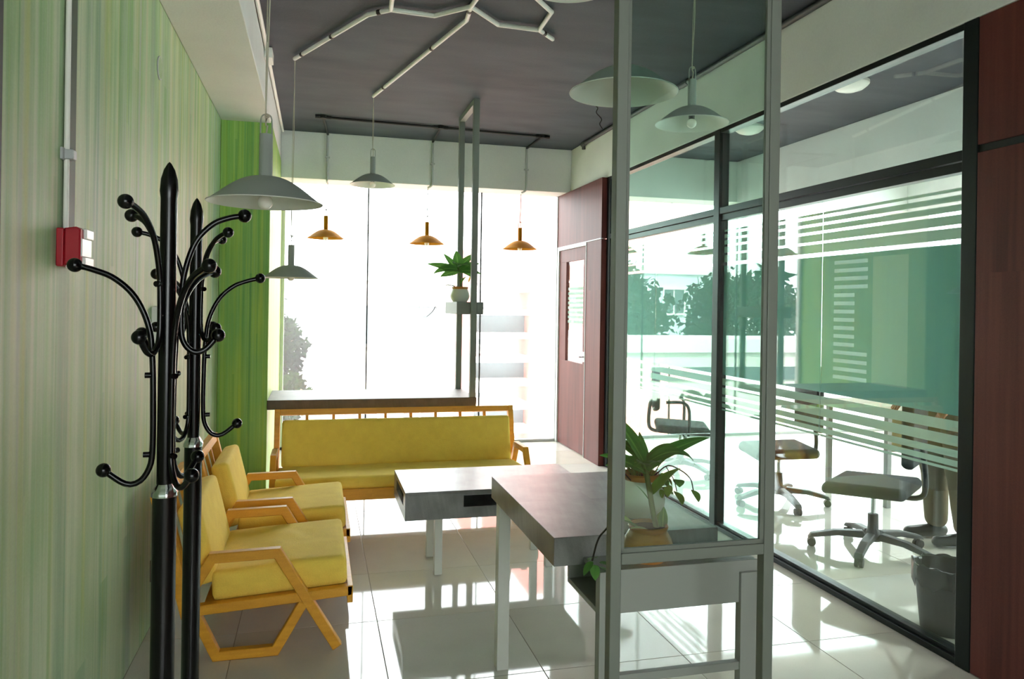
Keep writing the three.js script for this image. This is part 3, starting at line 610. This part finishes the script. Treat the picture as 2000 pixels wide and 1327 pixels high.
{ // near plant on the console ledge
  const o = thing('potted_plant', 'long-leaved dracaena in a tan clay pot just behind the glass screen', 'plant', [1.012, 0.715, -2.168]);
  jar(o, 0.112, 0.05, 0.079, 0.058, M.clay, M.clayRim);
  const c0 = V(0.022, 0.098, 0), c1 = V(-0.006, 0.30, -0.01);
  part(o, 'stem', tube([V(0.03, 0.09, 0.005), V(0.02, 0.13, 0), V(0.006, 0.2, 0), V(-0.004, 0.27, -0.008), c1], 0.0085, 20, 10), M.stem);
  const L = [[172, 60, 0.2, 0.07, 0.25], [80, 58, 0.14, 0.035, 0.2], [15, 38, 0.17, 0.052, 0.9], [-8, 30, 0.24, 0.045, 0.6], [190, 30, 0.17, 0.055, 0.5], [178, 2, 0.13, 0.045, 0.3], [-35, 45, 0.2, 0.042, 2.3], [120, 34, 0.15, 0.05, 0.7], [-90, 40, 0.12, 0.05, 0.8], [240, 40, 0.13, 0.05, 0.9]];
  for (const [az, el, len, wid, bend] of L) addLeaf(o, c1.clone().add(V(0, rr(-0.03, 0.005), 0)), az * D2R, el * D2R, len, wid, bend, M.leaf, 0.7);
  addLeaf(o, V(0.008, 0.2, 0), 10 * D2R, 48 * D2R, 0.14, 0.05, 0.6, M.leafLight);
  addLeaf(o, V(0.01, 0.17, 0), 160 * D2R, 60 * D2R, 0.08, 0.02, 0.4);
  for (const [x, z, az, el, len] of [[-0.03, 0.02, 160, 40, 0.07], [0.0, 0.03, 190, 25, 0.085], [0.045, 0.01, 60, 65, 0.075], [-0.04, -0.01, 140, 45, 0.09], [0.04, -0.02, 20, 70, 0.06]]) addLeaf(o, V(x, 0.095, z), az * D2R, el * D2R, len, 0.028, 0.5, rnd() < 0.5 ? M.leafLight : M.leaf);
}
{ // trailing plant in the rear jar on the table
  const o = thing('potted_plant', 'trailing round-leaved plant in a pale jar with brown rim on the worktable', 'plant', [1.1, 0.78, -2.42]);
  jar(o, 0.15, 0.055, 0.085, 0.06, M.potWhite, M.clayRim);
  const sp = []; for (let i = 0; i < 70; i++) { const a = rr(0, 6.28), r = Math.sqrt(rnd()) * 0.062, b = V(Math.cos(a) * r * 0.7, 0.14, Math.sin(a) * r * 0.7), t = V(Math.cos(a) * r * 1.2, 0.165 + rnd() * 0.045, Math.sin(a) * r * 1.2); sp.push(rod(b, t, 0.0009, 4), new THREE.OctahedronGeometry(rr(0.003, 0.0065), 0).scale(1, 0.6, 1).translate(t.x, t.y, t.z)); }
  const sprig = part(o, 'sprigs', merge(sp), M.leafLight, 'fine pale green sprigs'); sprig.userData.kind = 'stuff';
  for (let i = 0; i < 16; i++) { const a = rr(-0.5, 1.2), r = rr(0.06, 0.1); roundLeaf(o, V(Math.cos(a) * r, rr(0.09, 0.165), Math.sin(a) * r * 0.8 + 0.02), -a + rr(-1, 1), rr(-1.2, 0.2), rr(0.03, 0.045), rr(0.026, 0.036), rnd() < 0.5 ? M.leafLight : M.leaf); }
  part(o, 'vine', tube([V(0.04, 0.14, 0.02), V(0.085, 0.175, 0.03), V(0.13, 0.16, 0.04), V(0.165, 0.13, 0.045), V(0.175, 0.09, 0.05)], 0.0022, 30, 6), M.vine);
  part(o, 'vine', tube([V(0.08, 0.172, 0.03), V(0.1, 0.13, 0.05), V(0.112, 0.09, 0.05)], 0.0018, 20, 6), M.vine);
  roundLeaf(o, V(0.172, 0.092, 0.05), 0.3, -0.9, 0.055, 0.04); roundLeaf(o, V(0.105, 0.09, 0.05), 0.2, -0.9, 0.06, 0.05); roundLeaf(o, V(0.115, 0.13, 0.05), 0.9, -0.7, 0.045, 0.04, M.leaf);
  part(o, 'vine', tube([V(-0.05, 0.13, 0.03), V(-0.11, 0.17, 0.08), V(-0.17, 0.12, 0.16), V(-0.22, 0.06, 0.26), V(-0.275, 0.03, 0.31), V(-0.3, -0.03, 0.325)], 0.0028, 40, 6), M.vine, 'dark trailing vine over the table edge');
  for (const [x, y, z, az, el, l] of [[-0.3, -0.03, 0.33, 200, -40, 0.05], [-0.295, -0.04, 0.33, 260, -55, 0.045], [-0.28, -0.035, 0.33, -20, -10, 0.06], [-0.29, -0.02, 0.33, 100, -20, 0.05], [-0.285, -0.045, 0.33, 30, -25, 0.055]]) roundLeaf(o, V(x, y, z), az * D2R, el * D2R, l, 0.03, M.leaf);
}
{ // plant on the hanging shelf hoop
  const o = thing('potted_plant', 'dracaena in a white pot on the steel hoop in front of the window', 'plant', [1.19, 1.53, -6.37]);
  jar(o, 0.13, 0.06, 0.085, 0.066, M.potWhite, M.clayRim);
  const c = V(-0.02, 0.29, 0.02);
  part(o, 'stem', tube([V(0.01, 0.1, 0), V(0, 0.18, 0.01), c], 0.009, 14, 8), M.stem);
  for (const [az, el, len, wid, bend] of [[185, 12, 0.28, 0.05, 0.2], [110, 75, 0.16, 0.06, 0.1], [165, 50, 0.2, 0.045, 0.1], [15, 42, 0.2, 0.045, 0.1], [0, 20, 0.2, 0.05, 0.4], [200, -15, 0.18, 0.05, 0.4], [205, 10, 0.24, 0.055, 1.8], [-30, 5, 0.2, 0.055, 1.0], [-70, 20, 0.18, 0.055, 1.2], [250, 25, 0.18, 0.05, 1.0], [60, 40, 0.17, 0.045, 0.5], [-10, -25, 0.16, 0.04, 0.8]]) addLeaf(o, c.clone().add(V(0, rr(-0.03, 0.01), 0)), az * D2R, el * D2R, len, wid * 1.45, bend * 0.8, M.leaf, 1.0);
  addLeaf(o, V(-0.02, 0.13, 0.03), 175 * D2R, 12 * D2R, 0.13, 0.03, 0.5);
  addLeaf(o, V(0.0, 0.16, 0.03), 40 * D2R, 50 * D2R, 0.1, 0.03, 0.5);
  addLeaf(o, V(0.07, 0.17, 0.03), 20 * D2R, 70 * D2R, 0.09, 0.03, 0.3, M.leafYellow);
  part(o, 'vine', tube([V(-0.05, 0.13, 0.04), V(-0.13, 0.14, 0.06), V(-0.18, 0.06, 0.08), V(-0.24, -0.07, 0.1), V(-0.3, -0.13, 0.11)], 0.003, 40, 6), M.vine);
  roundLeaf(o, V(-0.29, -0.13, 0.11), 170 * D2R, 0, 0.06, 0.03, M.leaf);
}

// ------------------------------------------------------------ office behind the glass
function officeChair(label, x, z, turn, fab, arms) {
  const o = thing('office_chair', label, 'chair', [x, 0, z], turn, 'swivel chairs in the glazed office');
  part(o, 'hub', latheC([[0, 0.075], [0.045, 0.075], [0.04, 0.13], [0.032, 0.14], [0.03, 0.24], [0, 0.24]], 24), M.chairPlastic);
  for (let k = 0; k < 5; k++) {
    const a = k * 72 * D2R + 0.35, g = extr([[0.03, 0.085], [0.06, 0.13], [0.22, 0.118], [0.36, 0.082], [0.378, 0.055], [0.34, 0.06], [0.2, 0.086]], -0.026, 0.026, 0.006).rotateY(a);
    const sp = part(o, 'base_arm', g, M.chairPlastic);
    part(sp, 'caster', merge([cyl(0.026, 0.026, 0.018, 16).rotateX(Math.PI / 2).translate(0.355, 0.026, 0.004), cyl(0.026, 0.026, 0.018, 16).rotateX(Math.PI / 2).translate(0.355, 0.026, -0.024), rod(V(0.355, 0.03, 0), V(0.355, 0.07, 0), 0.009)].map((q) => q.rotateY(a))), M.blackMatte);
  }
  part(o, 'gas_column', cyl(0.014, 0.014, 0.13, 16).translate(0, 0.23, 0), M.chrome);
  part(o, 'mechanism', merge([rb(-0.1, 0.1, 0.35, 0.395, -0.06, 0.06, 0.01), rod(V(0, 0.37, 0.05), V(0.02, 0.365, 0.27), 0.006)]), M.chairPlastic);
  part(o, 'lever_paddle', rb(0.005, 0.035, 0.3, 0.368, 0.265, 0.275, 0.004), M.chairPlastic);
  const sg = new RoundedBoxGeometry(0.48, 0.075, 0.48, 4, 0.035), p = sg.attributes.position; for (let i = 0; i < p.count; i++) { const u = p.getX(i) / 0.24; if (u > 0.3) p.setY(i, p.getY(i) - 0.06 * Math.pow(u - 0.3, 2)); } sg.computeVertexNormals();
  part(o, 'seat', sg.translate(0.01, 0.425, 0), fab);
  part(o, 'back_bar', tube([V(-0.09, 0.375, 0), V(-0.25, 0.38, 0), V(-0.29, 0.46, 0), V(-0.27, 0.7, 0)], 0.016, 20, 8), M.chairPlastic);
  const bg = new RoundedBoxGeometry(0.06, 0.5, 0.45, 4, 0.028), q = bg.attributes.position; for (let i = 0; i < q.count; i++) q.setX(i, q.getX(i) + 0.05 * Math.pow(q.getZ(i) / 0.22, 2) - 0.04 * Math.pow(q.getY(i) / 0.25, 2)); bg.computeVertexNormals();
  part(o, 'backrest', bg.translate(-0.24, 0.83, 0), fab);
  if (arms) for (const s of [-1, 1]) part(o, 'armrest', tube([V(0.05, 0.39, s * 0.16), V(0.05, 0.4, s * 0.27), V(0.05, 0.6, s * 0.29), V(0.0, 0.67, s * 0.29), V(-0.15, 0.67, s * 0.28)], 0.014, 30, 8), M.chairPlastic);
  return o;
}
officeChair('swivel office chair nearest the waste bin, behind the near glass panes', 3.38, -3.98, 2.2, M.chairFabric);
officeChair('swivel office chair by the far end of the glass partition', 3.25, -6.3, -0.4, M.chairFabric, true);
officeChair('swivel office chair behind the middle post of the glass partition', 3.5, -5.15, 2.9, M.chairFabric);
{
  const o = thing('office_desk', 'olive brown office desk behind the near swivel chair', 'desk', [4.95, 0, -5.2]);
  part(o, 'top', rb(-0.75, 0.75, 0.72, 0.75, -0.4, 0.4, 0.004), M.desk);
  part(o, 'modesty_panel', rb(-0.7, 0.7, 0.42, 0.72, 0.3, 0.32, 0.003), M.desk);
  for (const s of [-1, 1]) for (const u of [-1, 1]) part(o, 'leg', rb(s * 0.7 - 0.02, s * 0.7 + 0.02, 0, 0.72, u * 0.34 - 0.02, u * 0.34 + 0.02, 0.003), M.chairGrey);
}
{
  const o = thing('waste_bin', 'dark waste bin with a loose black liner inside the glass', 'bin', [2.9, 0, -2.93]);
  part(o, 'bin', latheC([[0, 0.004], [0.1, 0.004], [0.102, 0], [0.106, 0.004], [0.135, 0.3], [0.139, 0.3], [0.139, 0.308], [0.131, 0.308], [0.1, 0.01], [0, 0.01]], 36), M.bin);
  const n = 72, rows = [[0.125, 0.24], [0.131, 0.3], [0.136, 0.315], [0.144, 0.31], [0.147, 0.27], [0.145, 0.225]], pos = [], idx = [];
  rows.forEach(([r, y], j) => { for (let i = 0; i <= n; i++) { const a = i / n * 2 * Math.PI, w = (fbm(Math.cos(a) * 5 + 9, Math.sin(a) * 5 + j * 0.35, 3) - 0.5); pos.push(Math.cos(a) * (r + w * 0.022 * (j > 1 ? 1 : 0.3)), y + w * (j > 3 ? 0.09 : 0.03), Math.sin(a) * (r + w * 0.022 * (j > 1 ? 1 : 0.3))); } });
  for (let j = 0; j < rows.length - 1; j++) for (let i = 0; i < n; i++) { const k = j * (n + 1) + i; idx.push(k, k + n + 1, k + 1, k + 1, k + n + 1, k + n + 2); }
  const g = new THREE.BufferGeometry(); g.setAttribute('position', new THREE.Float32BufferAttribute(pos, 3)); g.setIndex(idx); g.computeVertexNormals();
  M.bag.side = THREE.DoubleSide; part(o, 'liner', g, M.bag);
}
for (const [x, z, l] of [[3.8, -4.78, 'white dome light on the office ceiling, nearer of the two'], [3.86, -6.22, 'white dome light on the office ceiling, farther of the two']]) {
  const o = thing('dome_light', l, 'lamp', [x, YC, z], 0, 'dome lights on the office ceiling');
  part(o, 'base', cyl(0.135, 0.135, 0.02, 36).translate(0, -0.02, 0), M.white);
  part(o, 'diffuser', lathe([[0, -0.075], [0.05, -0.071], [0.095, -0.056], [0.125, -0.032], [0.132, -0.02]], 36), M.dome);
}
M.glow = std({ color: 0xffffff, emissive: 0xffffff, emissiveIntensity: 2.2 });
for (const [x, z, l] of [[5.85, -3.4, 'lit square light panel on the office ceiling, nearer one'], [5.85, -5.6, 'lit square light panel on the office ceiling, farther one']]) {
  const o = thing('light_panel', l, 'lamp', [x, YC, z], 0, 'lit panels on the office ceiling');
  part(o, 'frame', rb(-0.63, 0.63, -0.03, 0, -0.33, 0.33, 0.003), M.white); part(o, 'lamp_diffuser', bx(-0.6, 0.6, -0.034, -0.03, -0.3, 0.3), M.glow);
  const li = new THREE.RectAreaLight(0xffffff, 22, 1.2, 0.6); li.position.set(0, -0.04, 0); li.rotation.x = -Math.PI / 2; li.name = 'panel_light'; o.add(li);
}
// person standing beyond the frosted film
{
  const o = thing('person', 'person in dark top and khaki trousers standing beyond the near office chair', 'person', [4.02, 0, -4.06], Math.PI * 0.93);
  const caps = (list, res, lo, hi, k = 0.03) => {
    const mc = new MarchingCubes(res, new THREE.MeshBasicMaterial(), false, false, 400000); mc.isolation = 0;
    const s = Math.max(hi[0] - lo[0], hi[1] - lo[1], hi[2] - lo[2]) / 2, c = [(lo[0] + hi[0]) / 2, (lo[1] + hi[1]) / 2, (lo[2] + hi[2]) / 2], p = V(), q = V();
    for (let z = 0; z < res; z++) for (let y = 0; y < res; y++) for (let x = 0; x < res; x++) {
      p.set((x - res / 2) / (res / 2) * s + c[0], (y - res / 2) / (res / 2) * s + c[1], (z - res / 2) / (res / 2) * s + c[2]);
      let d = 9; for (const [a, ra, b, rb2] of list) { const ab = q.copy(b).sub(a), t = Math.max(0, Math.min(1, (p.x - a.x) * ab.x / ab.lengthSq() + (p.y - a.y) * ab.y / ab.lengthSq() + (p.z - a.z) * ab.z / ab.lengthSq())); const dx = p.x - a.x - ab.x * t, dy = p.y - a.y - ab.y * t, dz = p.z - a.z - ab.z * t, e = Math.sqrt(dx * dx + dy * dy + dz * dz) - (ra + (rb2 - ra) * t), h = Math.max(k - Math.abs(d - e), 0) / k; d = Math.min(d, e) - h * h * k / 4; }
      mc.field[x + y * res + z * res * res] = -d;
    }
    mc.update();
    const n = mc.count, g = new THREE.BufferGeometry(), P = new Float32Array(n * 3), N = new Float32Array(n * 3);
    for (let i = 0; i < n; i++) for (let j = 0; j < 3; j++) { P[i * 3 + j] = mc.positionArray[i * 3 + j] * s + c[j]; N[i * 3 + j] = mc.normalArray[i * 3 + j]; }
    g.setAttribute('position', new THREE.BufferAttribute(P, 3)); g.setAttribute('normal', new THREE.BufferAttribute(N, 3)); return g;
  };
  // facing +x locally; joints
  const hipL = V(0, 0.92, 0.09), hipR = V(0, 0.92, -0.09), kL = V(0.03, 0.5, 0.1), kR = V(-0.02, 0.5, -0.1), aL = V(0.0, 0.1, 0.11), aR = V(-0.06, 0.1, -0.11), ch = V(-0.01, 1.3, 0), nk = V(0, 1.5, 0), sL = V(-0.01, 1.42, 0.18), sR = V(-0.01, 1.42, -0.18), eL = V(-0.02, 1.14, 0.22), eR = V(-0.02, 1.14, -0.22), wL = V(0.16, 0.96, 0.2), wR = V(0.12, 0.93, -0.2);
  const skin = [caps([[nk, 0.052, V(0.01, 1.58, 0), 0.055], [V(0, 1.66, 0), 0.085, V(0.02, 1.63, 0), 0.08], [V(0.05, 1.585, 0), 0.045, V(0.06, 1.6, 0), 0.045], [V(0.1, 1.635, 0), 0.012, V(0.085, 1.665, 0), 0.01], [V(0.01, 1.64, 0.082), 0.014, V(0.005, 1.665, 0.084), 0.016], [V(0.01, 1.64, -0.082), 0.014, V(0.005, 1.665, -0.084), 0.016]], 64, [-0.14, 1.45, -0.14], [0.14, 1.8, 0.14], 0.02)];
  for (const [e, w] of [[eL, wL], [eR, wR]]) {
    const d = w.clone().sub(e).normalize(), f = (k, l, zz) => [w.clone().addScaledVector(d, 0.075).add(V(0, 0, zz)), 0.0095, w.clone().addScaledVector(d, 0.075 + l).add(V(0, -k, zz * 1.2)), 0.0075];
    skin.push(caps([[e.clone().lerp(w, 0.5), 0.038, w, 0.026], [w, 0.028, w.clone().addScaledVector(d, 0.07), 0.03], f(0.02, 0.07, -0.03), f(0.02, 0.085, -0.01), f(0.02, 0.08, 0.011), f(0.02, 0.06, 0.03), [w.clone().addScaledVector(d, 0.03), 0.014, w.clone().addScaledVector(d, 0.08).add(V(0.02, 0.03, 0)), 0.009]], 56, [w.x - 0.16, w.y - 0.14, w.z - 0.14], [w.x + 0.16, w.y + 0.18, w.z + 0.14], 0.012));
  }
  skin.push(caps([[ch, 0.11, V(0, 1.0, 0), 0.11], [sL, 0.05, eL, 0.04], [sR, 0.05, eR, 0.04], [eL, 0.038, eL.clone().lerp(wL, 0.6), 0.034], [eR, 0.038, eR.clone().lerp(wR, 0.6), 0.034], [sL, 0.06, sR, 0.06], [hipL, 0.08, kL, 0.05], [hipR, 0.08, kR, 0.05], [kL, 0.048, aL, 0.035], [kR, 0.048, aR, 0.035], [nk, 0.05, ch, 0.1]], 90, [-0.9, 0, -0.9], [0.9, 1.75, 0.9], 0.04));
  part(o, 'body', mergeGeometries(skin), M.skin);
  part(o, 'trousers', caps([[V(0, 0.98, 0.05), 0.13, V(0, 0.98, -0.05), 0.13], [hipL, 0.115, kL, 0.085], [hipR, 0.115, kR, 0.085], [kL, 0.085, V(0.005, 0.13, 0.11), 0.07], [kR, 0.085, V(-0.055, 0.13, -0.11), 0.07]], 84, [-0.56, 0, -0.56], [0.56, 1.12, 0.56], 0.03), M.trousers);
  part(o, 'shirt', caps([[V(-0.01, 1.3, 0.08), 0.125, V(-0.01, 1.3, -0.08), 0.125], [V(0, 1.0, 0.06), 0.125, V(0, 1.0, -0.06), 0.125], [V(-0.005, 1.3, 0), 0.13, V(0, 1.0, 0), 0.135], [sL, 0.075, eL, 0.06], [sR, 0.075, eR, 0.06], [eL, 0.058, eL.clone().lerp(wL, 0.75), 0.042], [eR, 0.058, eR.clone().lerp(wR, 0.75), 0.042], [sL, 0.08, sR, 0.08], [V(0, 1.47, 0), 0.075, ch, 0.1]], 84, [-0.4, 0.82, -0.4], [0.4, 1.62, 0.4], 0.05), M.shirt);
  part(o, 'hair', caps([[V(-0.015, 1.685, 0), 0.086, V(-0.03, 1.64, 0), 0.078], [V(0.03, 1.73, 0), 0.04, V(0.0, 1.72, 0), 0.06]], 44, [-0.14, 1.5, -0.14], [0.14, 1.82, 0.14], 0.02), M.hair);
  for (const a of [aL, aR]) part(o, 'shoe', caps([[V(a.x, 0.06, a.z), 0.045, V(a.x - 0.03, 0.045, a.z), 0.04], [V(a.x, 0.045, a.z), 0.044, V(a.x + 0.19, 0.035, a.z), 0.034]], 48, [a.x - 0.14, 0, a.z - 0.2], [a.x + 0.28, 0.2, a.z + 0.2], 0.03).translate(0, 0.001, 0), M.shoe);
}

// ------------------------------------------------------------ outside
const E = { wall: std({ color: 0xe9e6dc, roughness: 0.9 }), wall2: std({ color: 0xd6dde2, roughness: 0.9 }), pink: std({ color: 0xc87a70, roughness: 0.85 }), win: std({ color: 0x5c686c, roughness: 0.3 }), ground: std({ color: 0x8e8e88, roughness: 1 }), frame: std({ color: 0xf3f1ec, roughness: 0.8 }), band: std({ color: 0x59646a, roughness: 0.6 }), trunk: std({ color: 0x7d6a52, roughness: 1 }), leafA: phy({ color: 0x80c454, roughness: 1, transmission: 0.3, thickness: 0, side: THREE.DoubleSide }), leafB: phy({ color: 0x84b26a, roughness: 1, transmission: 0.3, thickness: 0, side: THREE.DoubleSide }) };
const GY = -5.5;
const ground = structure('ground', 'pale street ground far below the window', 'ground');
part(ground, 'paving', bx(-90, 90, GY - 0.3, GY, -140, ZB - 0.6), E.ground);
function building(label, x0, x1, top, z, d, mat, rows, cols, ww, wh) {
  const o = thing('building', label, 'building', [(x0 + x1) / 2, GY, z]);
  const w = (x1 - x0) / 2, h = top - GY;
  part(o, 'walls', bx(-w, w, 0, h, -d, 0), mat);
  part(o, 'parapet', bx(-w - 0.15, w + 0.15, h, h + 0.35, -d - 0.15, 0.15), E.frame);
  for (let r = 0; r < rows; r++) for (let c = 0; c < cols; c++) {
    const cx = -w + (c + 0.5) * 2 * w / cols, cy = h - 1.5 - r * 3.0; if (cy < 0.8) continue;
    const f = part(o, 'window', merge([bx(cx - ww / 2 - 0.08, cx + ww / 2 + 0.08, cy + wh / 2, cy + wh / 2 + 0.1, 0, 0.14), bx(cx - ww / 2 - 0.08, cx + ww / 2 + 0.08, cy - wh / 2 - 0.1, cy - wh / 2, 0, 0.16), bx(cx - ww / 2 - 0.08, cx - ww / 2, cy - wh / 2, cy + wh / 2, 0, 0.1), bx(cx + ww / 2, cx + ww / 2 + 0.08, cy - wh / 2, cy + wh / 2, 0, 0.1), bx(cx - 0.03, cx + 0.03, cy - wh / 2, cy + wh / 2, 0, 0.07)]), E.frame);
    part(f, 'glazing', bx(cx - ww / 2, cx + ww / 2, cy - wh / 2, cy + wh / 2, 0, 0.03), E.win);
  }
  return o;
}
building('white apartment block straight across the street', 0.5, 10.5, 2.3, -26, 8, E.wall, 3, 5, 1.1, 1.3);
building('tall pale apartment block behind the trees on the left', -17, -1.5, 3.4, -38, 8, E.wall2, 3, 7, 1.2, 1.3);
{ const o = building('long low white building with a dark band below its roof', -10.5, -2.4, 0.35, -18.2, 2.4, E.wall, 0, 0, 1, 1); part(o, 'window_band', bx(-3.3, 3.3, 5.1, 5.45, 0, 0.06), E.band); for (let k = 0; k < 6; k++) part(o, 'opening', bx(-3 + k * 1.1, -2.6 + k * 1.1, 3.4, 3.9, 0, 0.05), E.win); }
{
  const o = thing('balcony_building', 'pink and white building with glazed balconies right outside the window', 'building', [3.9, GY, -13]);
  part(o, 'walls', bx(-0.15, 3, 0, 9.2, -4, 0), E.pink); part(o, 'walls', bx(-1.35, -1.2, 0, 8.0, -1.2, 0), E.pink);
  for (let k = 0; k < 9; k++) part(o, 'balcony_slab', bx(-1.3, -0.1, 3.9 + k * 0.42, 4.0 + k * 0.42, -1, 0.05), E.frame);
  for (let k = 0; k < 4; k++) part(o, 'glazing', bx(-1.2, -0.15, 4.0 + k * 0.84, 4.4 + k * 0.84, -0.6, -0.5), E.band);
  part(o, 'base_wall', bx(-3.2, -0.15, 0, 4.0, -2, -1.3), E.pink);
}
function tree(label, x, z, top, r, mat) {
  const o = thing('tree', label, 'tree', [x, GY, z]);
  const h = top - GY;
  part(o, 'trunk', merge([rod(V(0, 0, 0), V(0.1, h - r, 0), 0.14, 8), rod(V(0.1, h - r * 1.4, 0), V(r * 0.5, h - r * 0.6, 0.2), 0.07, 6), rod(V(0.05, h - r * 1.5, 0), V(-r * 0.5, h - r * 0.7, -0.2), 0.07, 6)]), E.trunk);
  const clumps = []; for (let i = 0; i < 16; i++) { const a = rnd() * 6.28, b = Math.acos(rr(-0.7, 1)), q = r * rr(0.45, 0.8); clumps.push([Math.cos(a) * Math.sin(b) * q, h - r + Math.cos(b) * q * 0.75, Math.sin(a) * Math.sin(b) * q, r * rr(0.25, 0.42)]); }
  const pos = [], nor = []; for (let i = 0; i < 4200; i++) {
    const [cx, cy, cz, cr] = clumps[i % clumps.length], a = rnd() * 6.28, b = Math.acos(rr(-1, 1)), q = cr * Math.pow(rnd(), 0.4), c = V(cx + Math.cos(a) * Math.sin(b) * q, cy + Math.cos(b) * q, cz + Math.sin(a) * Math.sin(b) * q), s = rr(0.1, 0.2), u = V(rr(-1, 1), rr(-1, 1), rr(-1, 1)).normalize(), w = V(rr(-1, 1), rr(-1, 1), rr(-1, 1)).cross(u).normalize(), nn = u.clone().cross(w);
    const k = [c.clone().addScaledVector(u, -s), c.clone().addScaledVector(w, s * 0.5), c.clone().addScaledVector(u, s), c.clone().addScaledVector(w, -s * 0.5)];
    for (const j of [0, 1, 2, 0, 2, 3]) { pos.push(k[j].x, k[j].y, k[j].z); nor.push(nn.x, nn.y, nn.z); }
  }
  const g = new THREE.BufferGeometry(); g.setAttribute('position', new THREE.Float32BufferAttribute(pos, 3)); g.setAttribute('normal', new THREE.Float32BufferAttribute(nor, 3));
  part(o, 'crown', g, mat).userData.kind = 'stuff';
}
tree('low bushy tree nearest the window, left end of the street row', -1.7, -14.2, 0.0, 1.6, E.leafA);
tree('low bushy tree second from the window in the street row', -5.1, -14.4, -0.2, 1.6, E.leafB);
tree('low bushy tree third from the window in the street row', -8.5, -14.2, -0.1, 1.6, E.leafA);
tree('low bushy tree farthest from the window in the street row', -11.9, -14.5, -0.3, 1.6, E.leafB);
tree('taller leafy tree behind the low one on the left', -1.7, -31, 1.3, 1.8, E.leafB);
tree('small leafy tree beside the white apartment block', -0.9, -24.5, -0.6, 1.0, E.leafA);
tree('broad leafy tree above the long low building, nearest the window side', -4.0, -24.5, 4.0, 2.7, E.leafB);
tree('broad leafy tree above the middle of the long low building', -9.7, -24.5, 3.8, 2.7, E.leafA);
tree('broad leafy tree beyond the far end of the long low building', -15.4, -25, 4.0, 2.7, E.leafB);
tree('leafy tree standing alone left of all the other trees', -21.2, -26, 3.4, 2.5, E.leafA);

renderer.render(scene, camera);
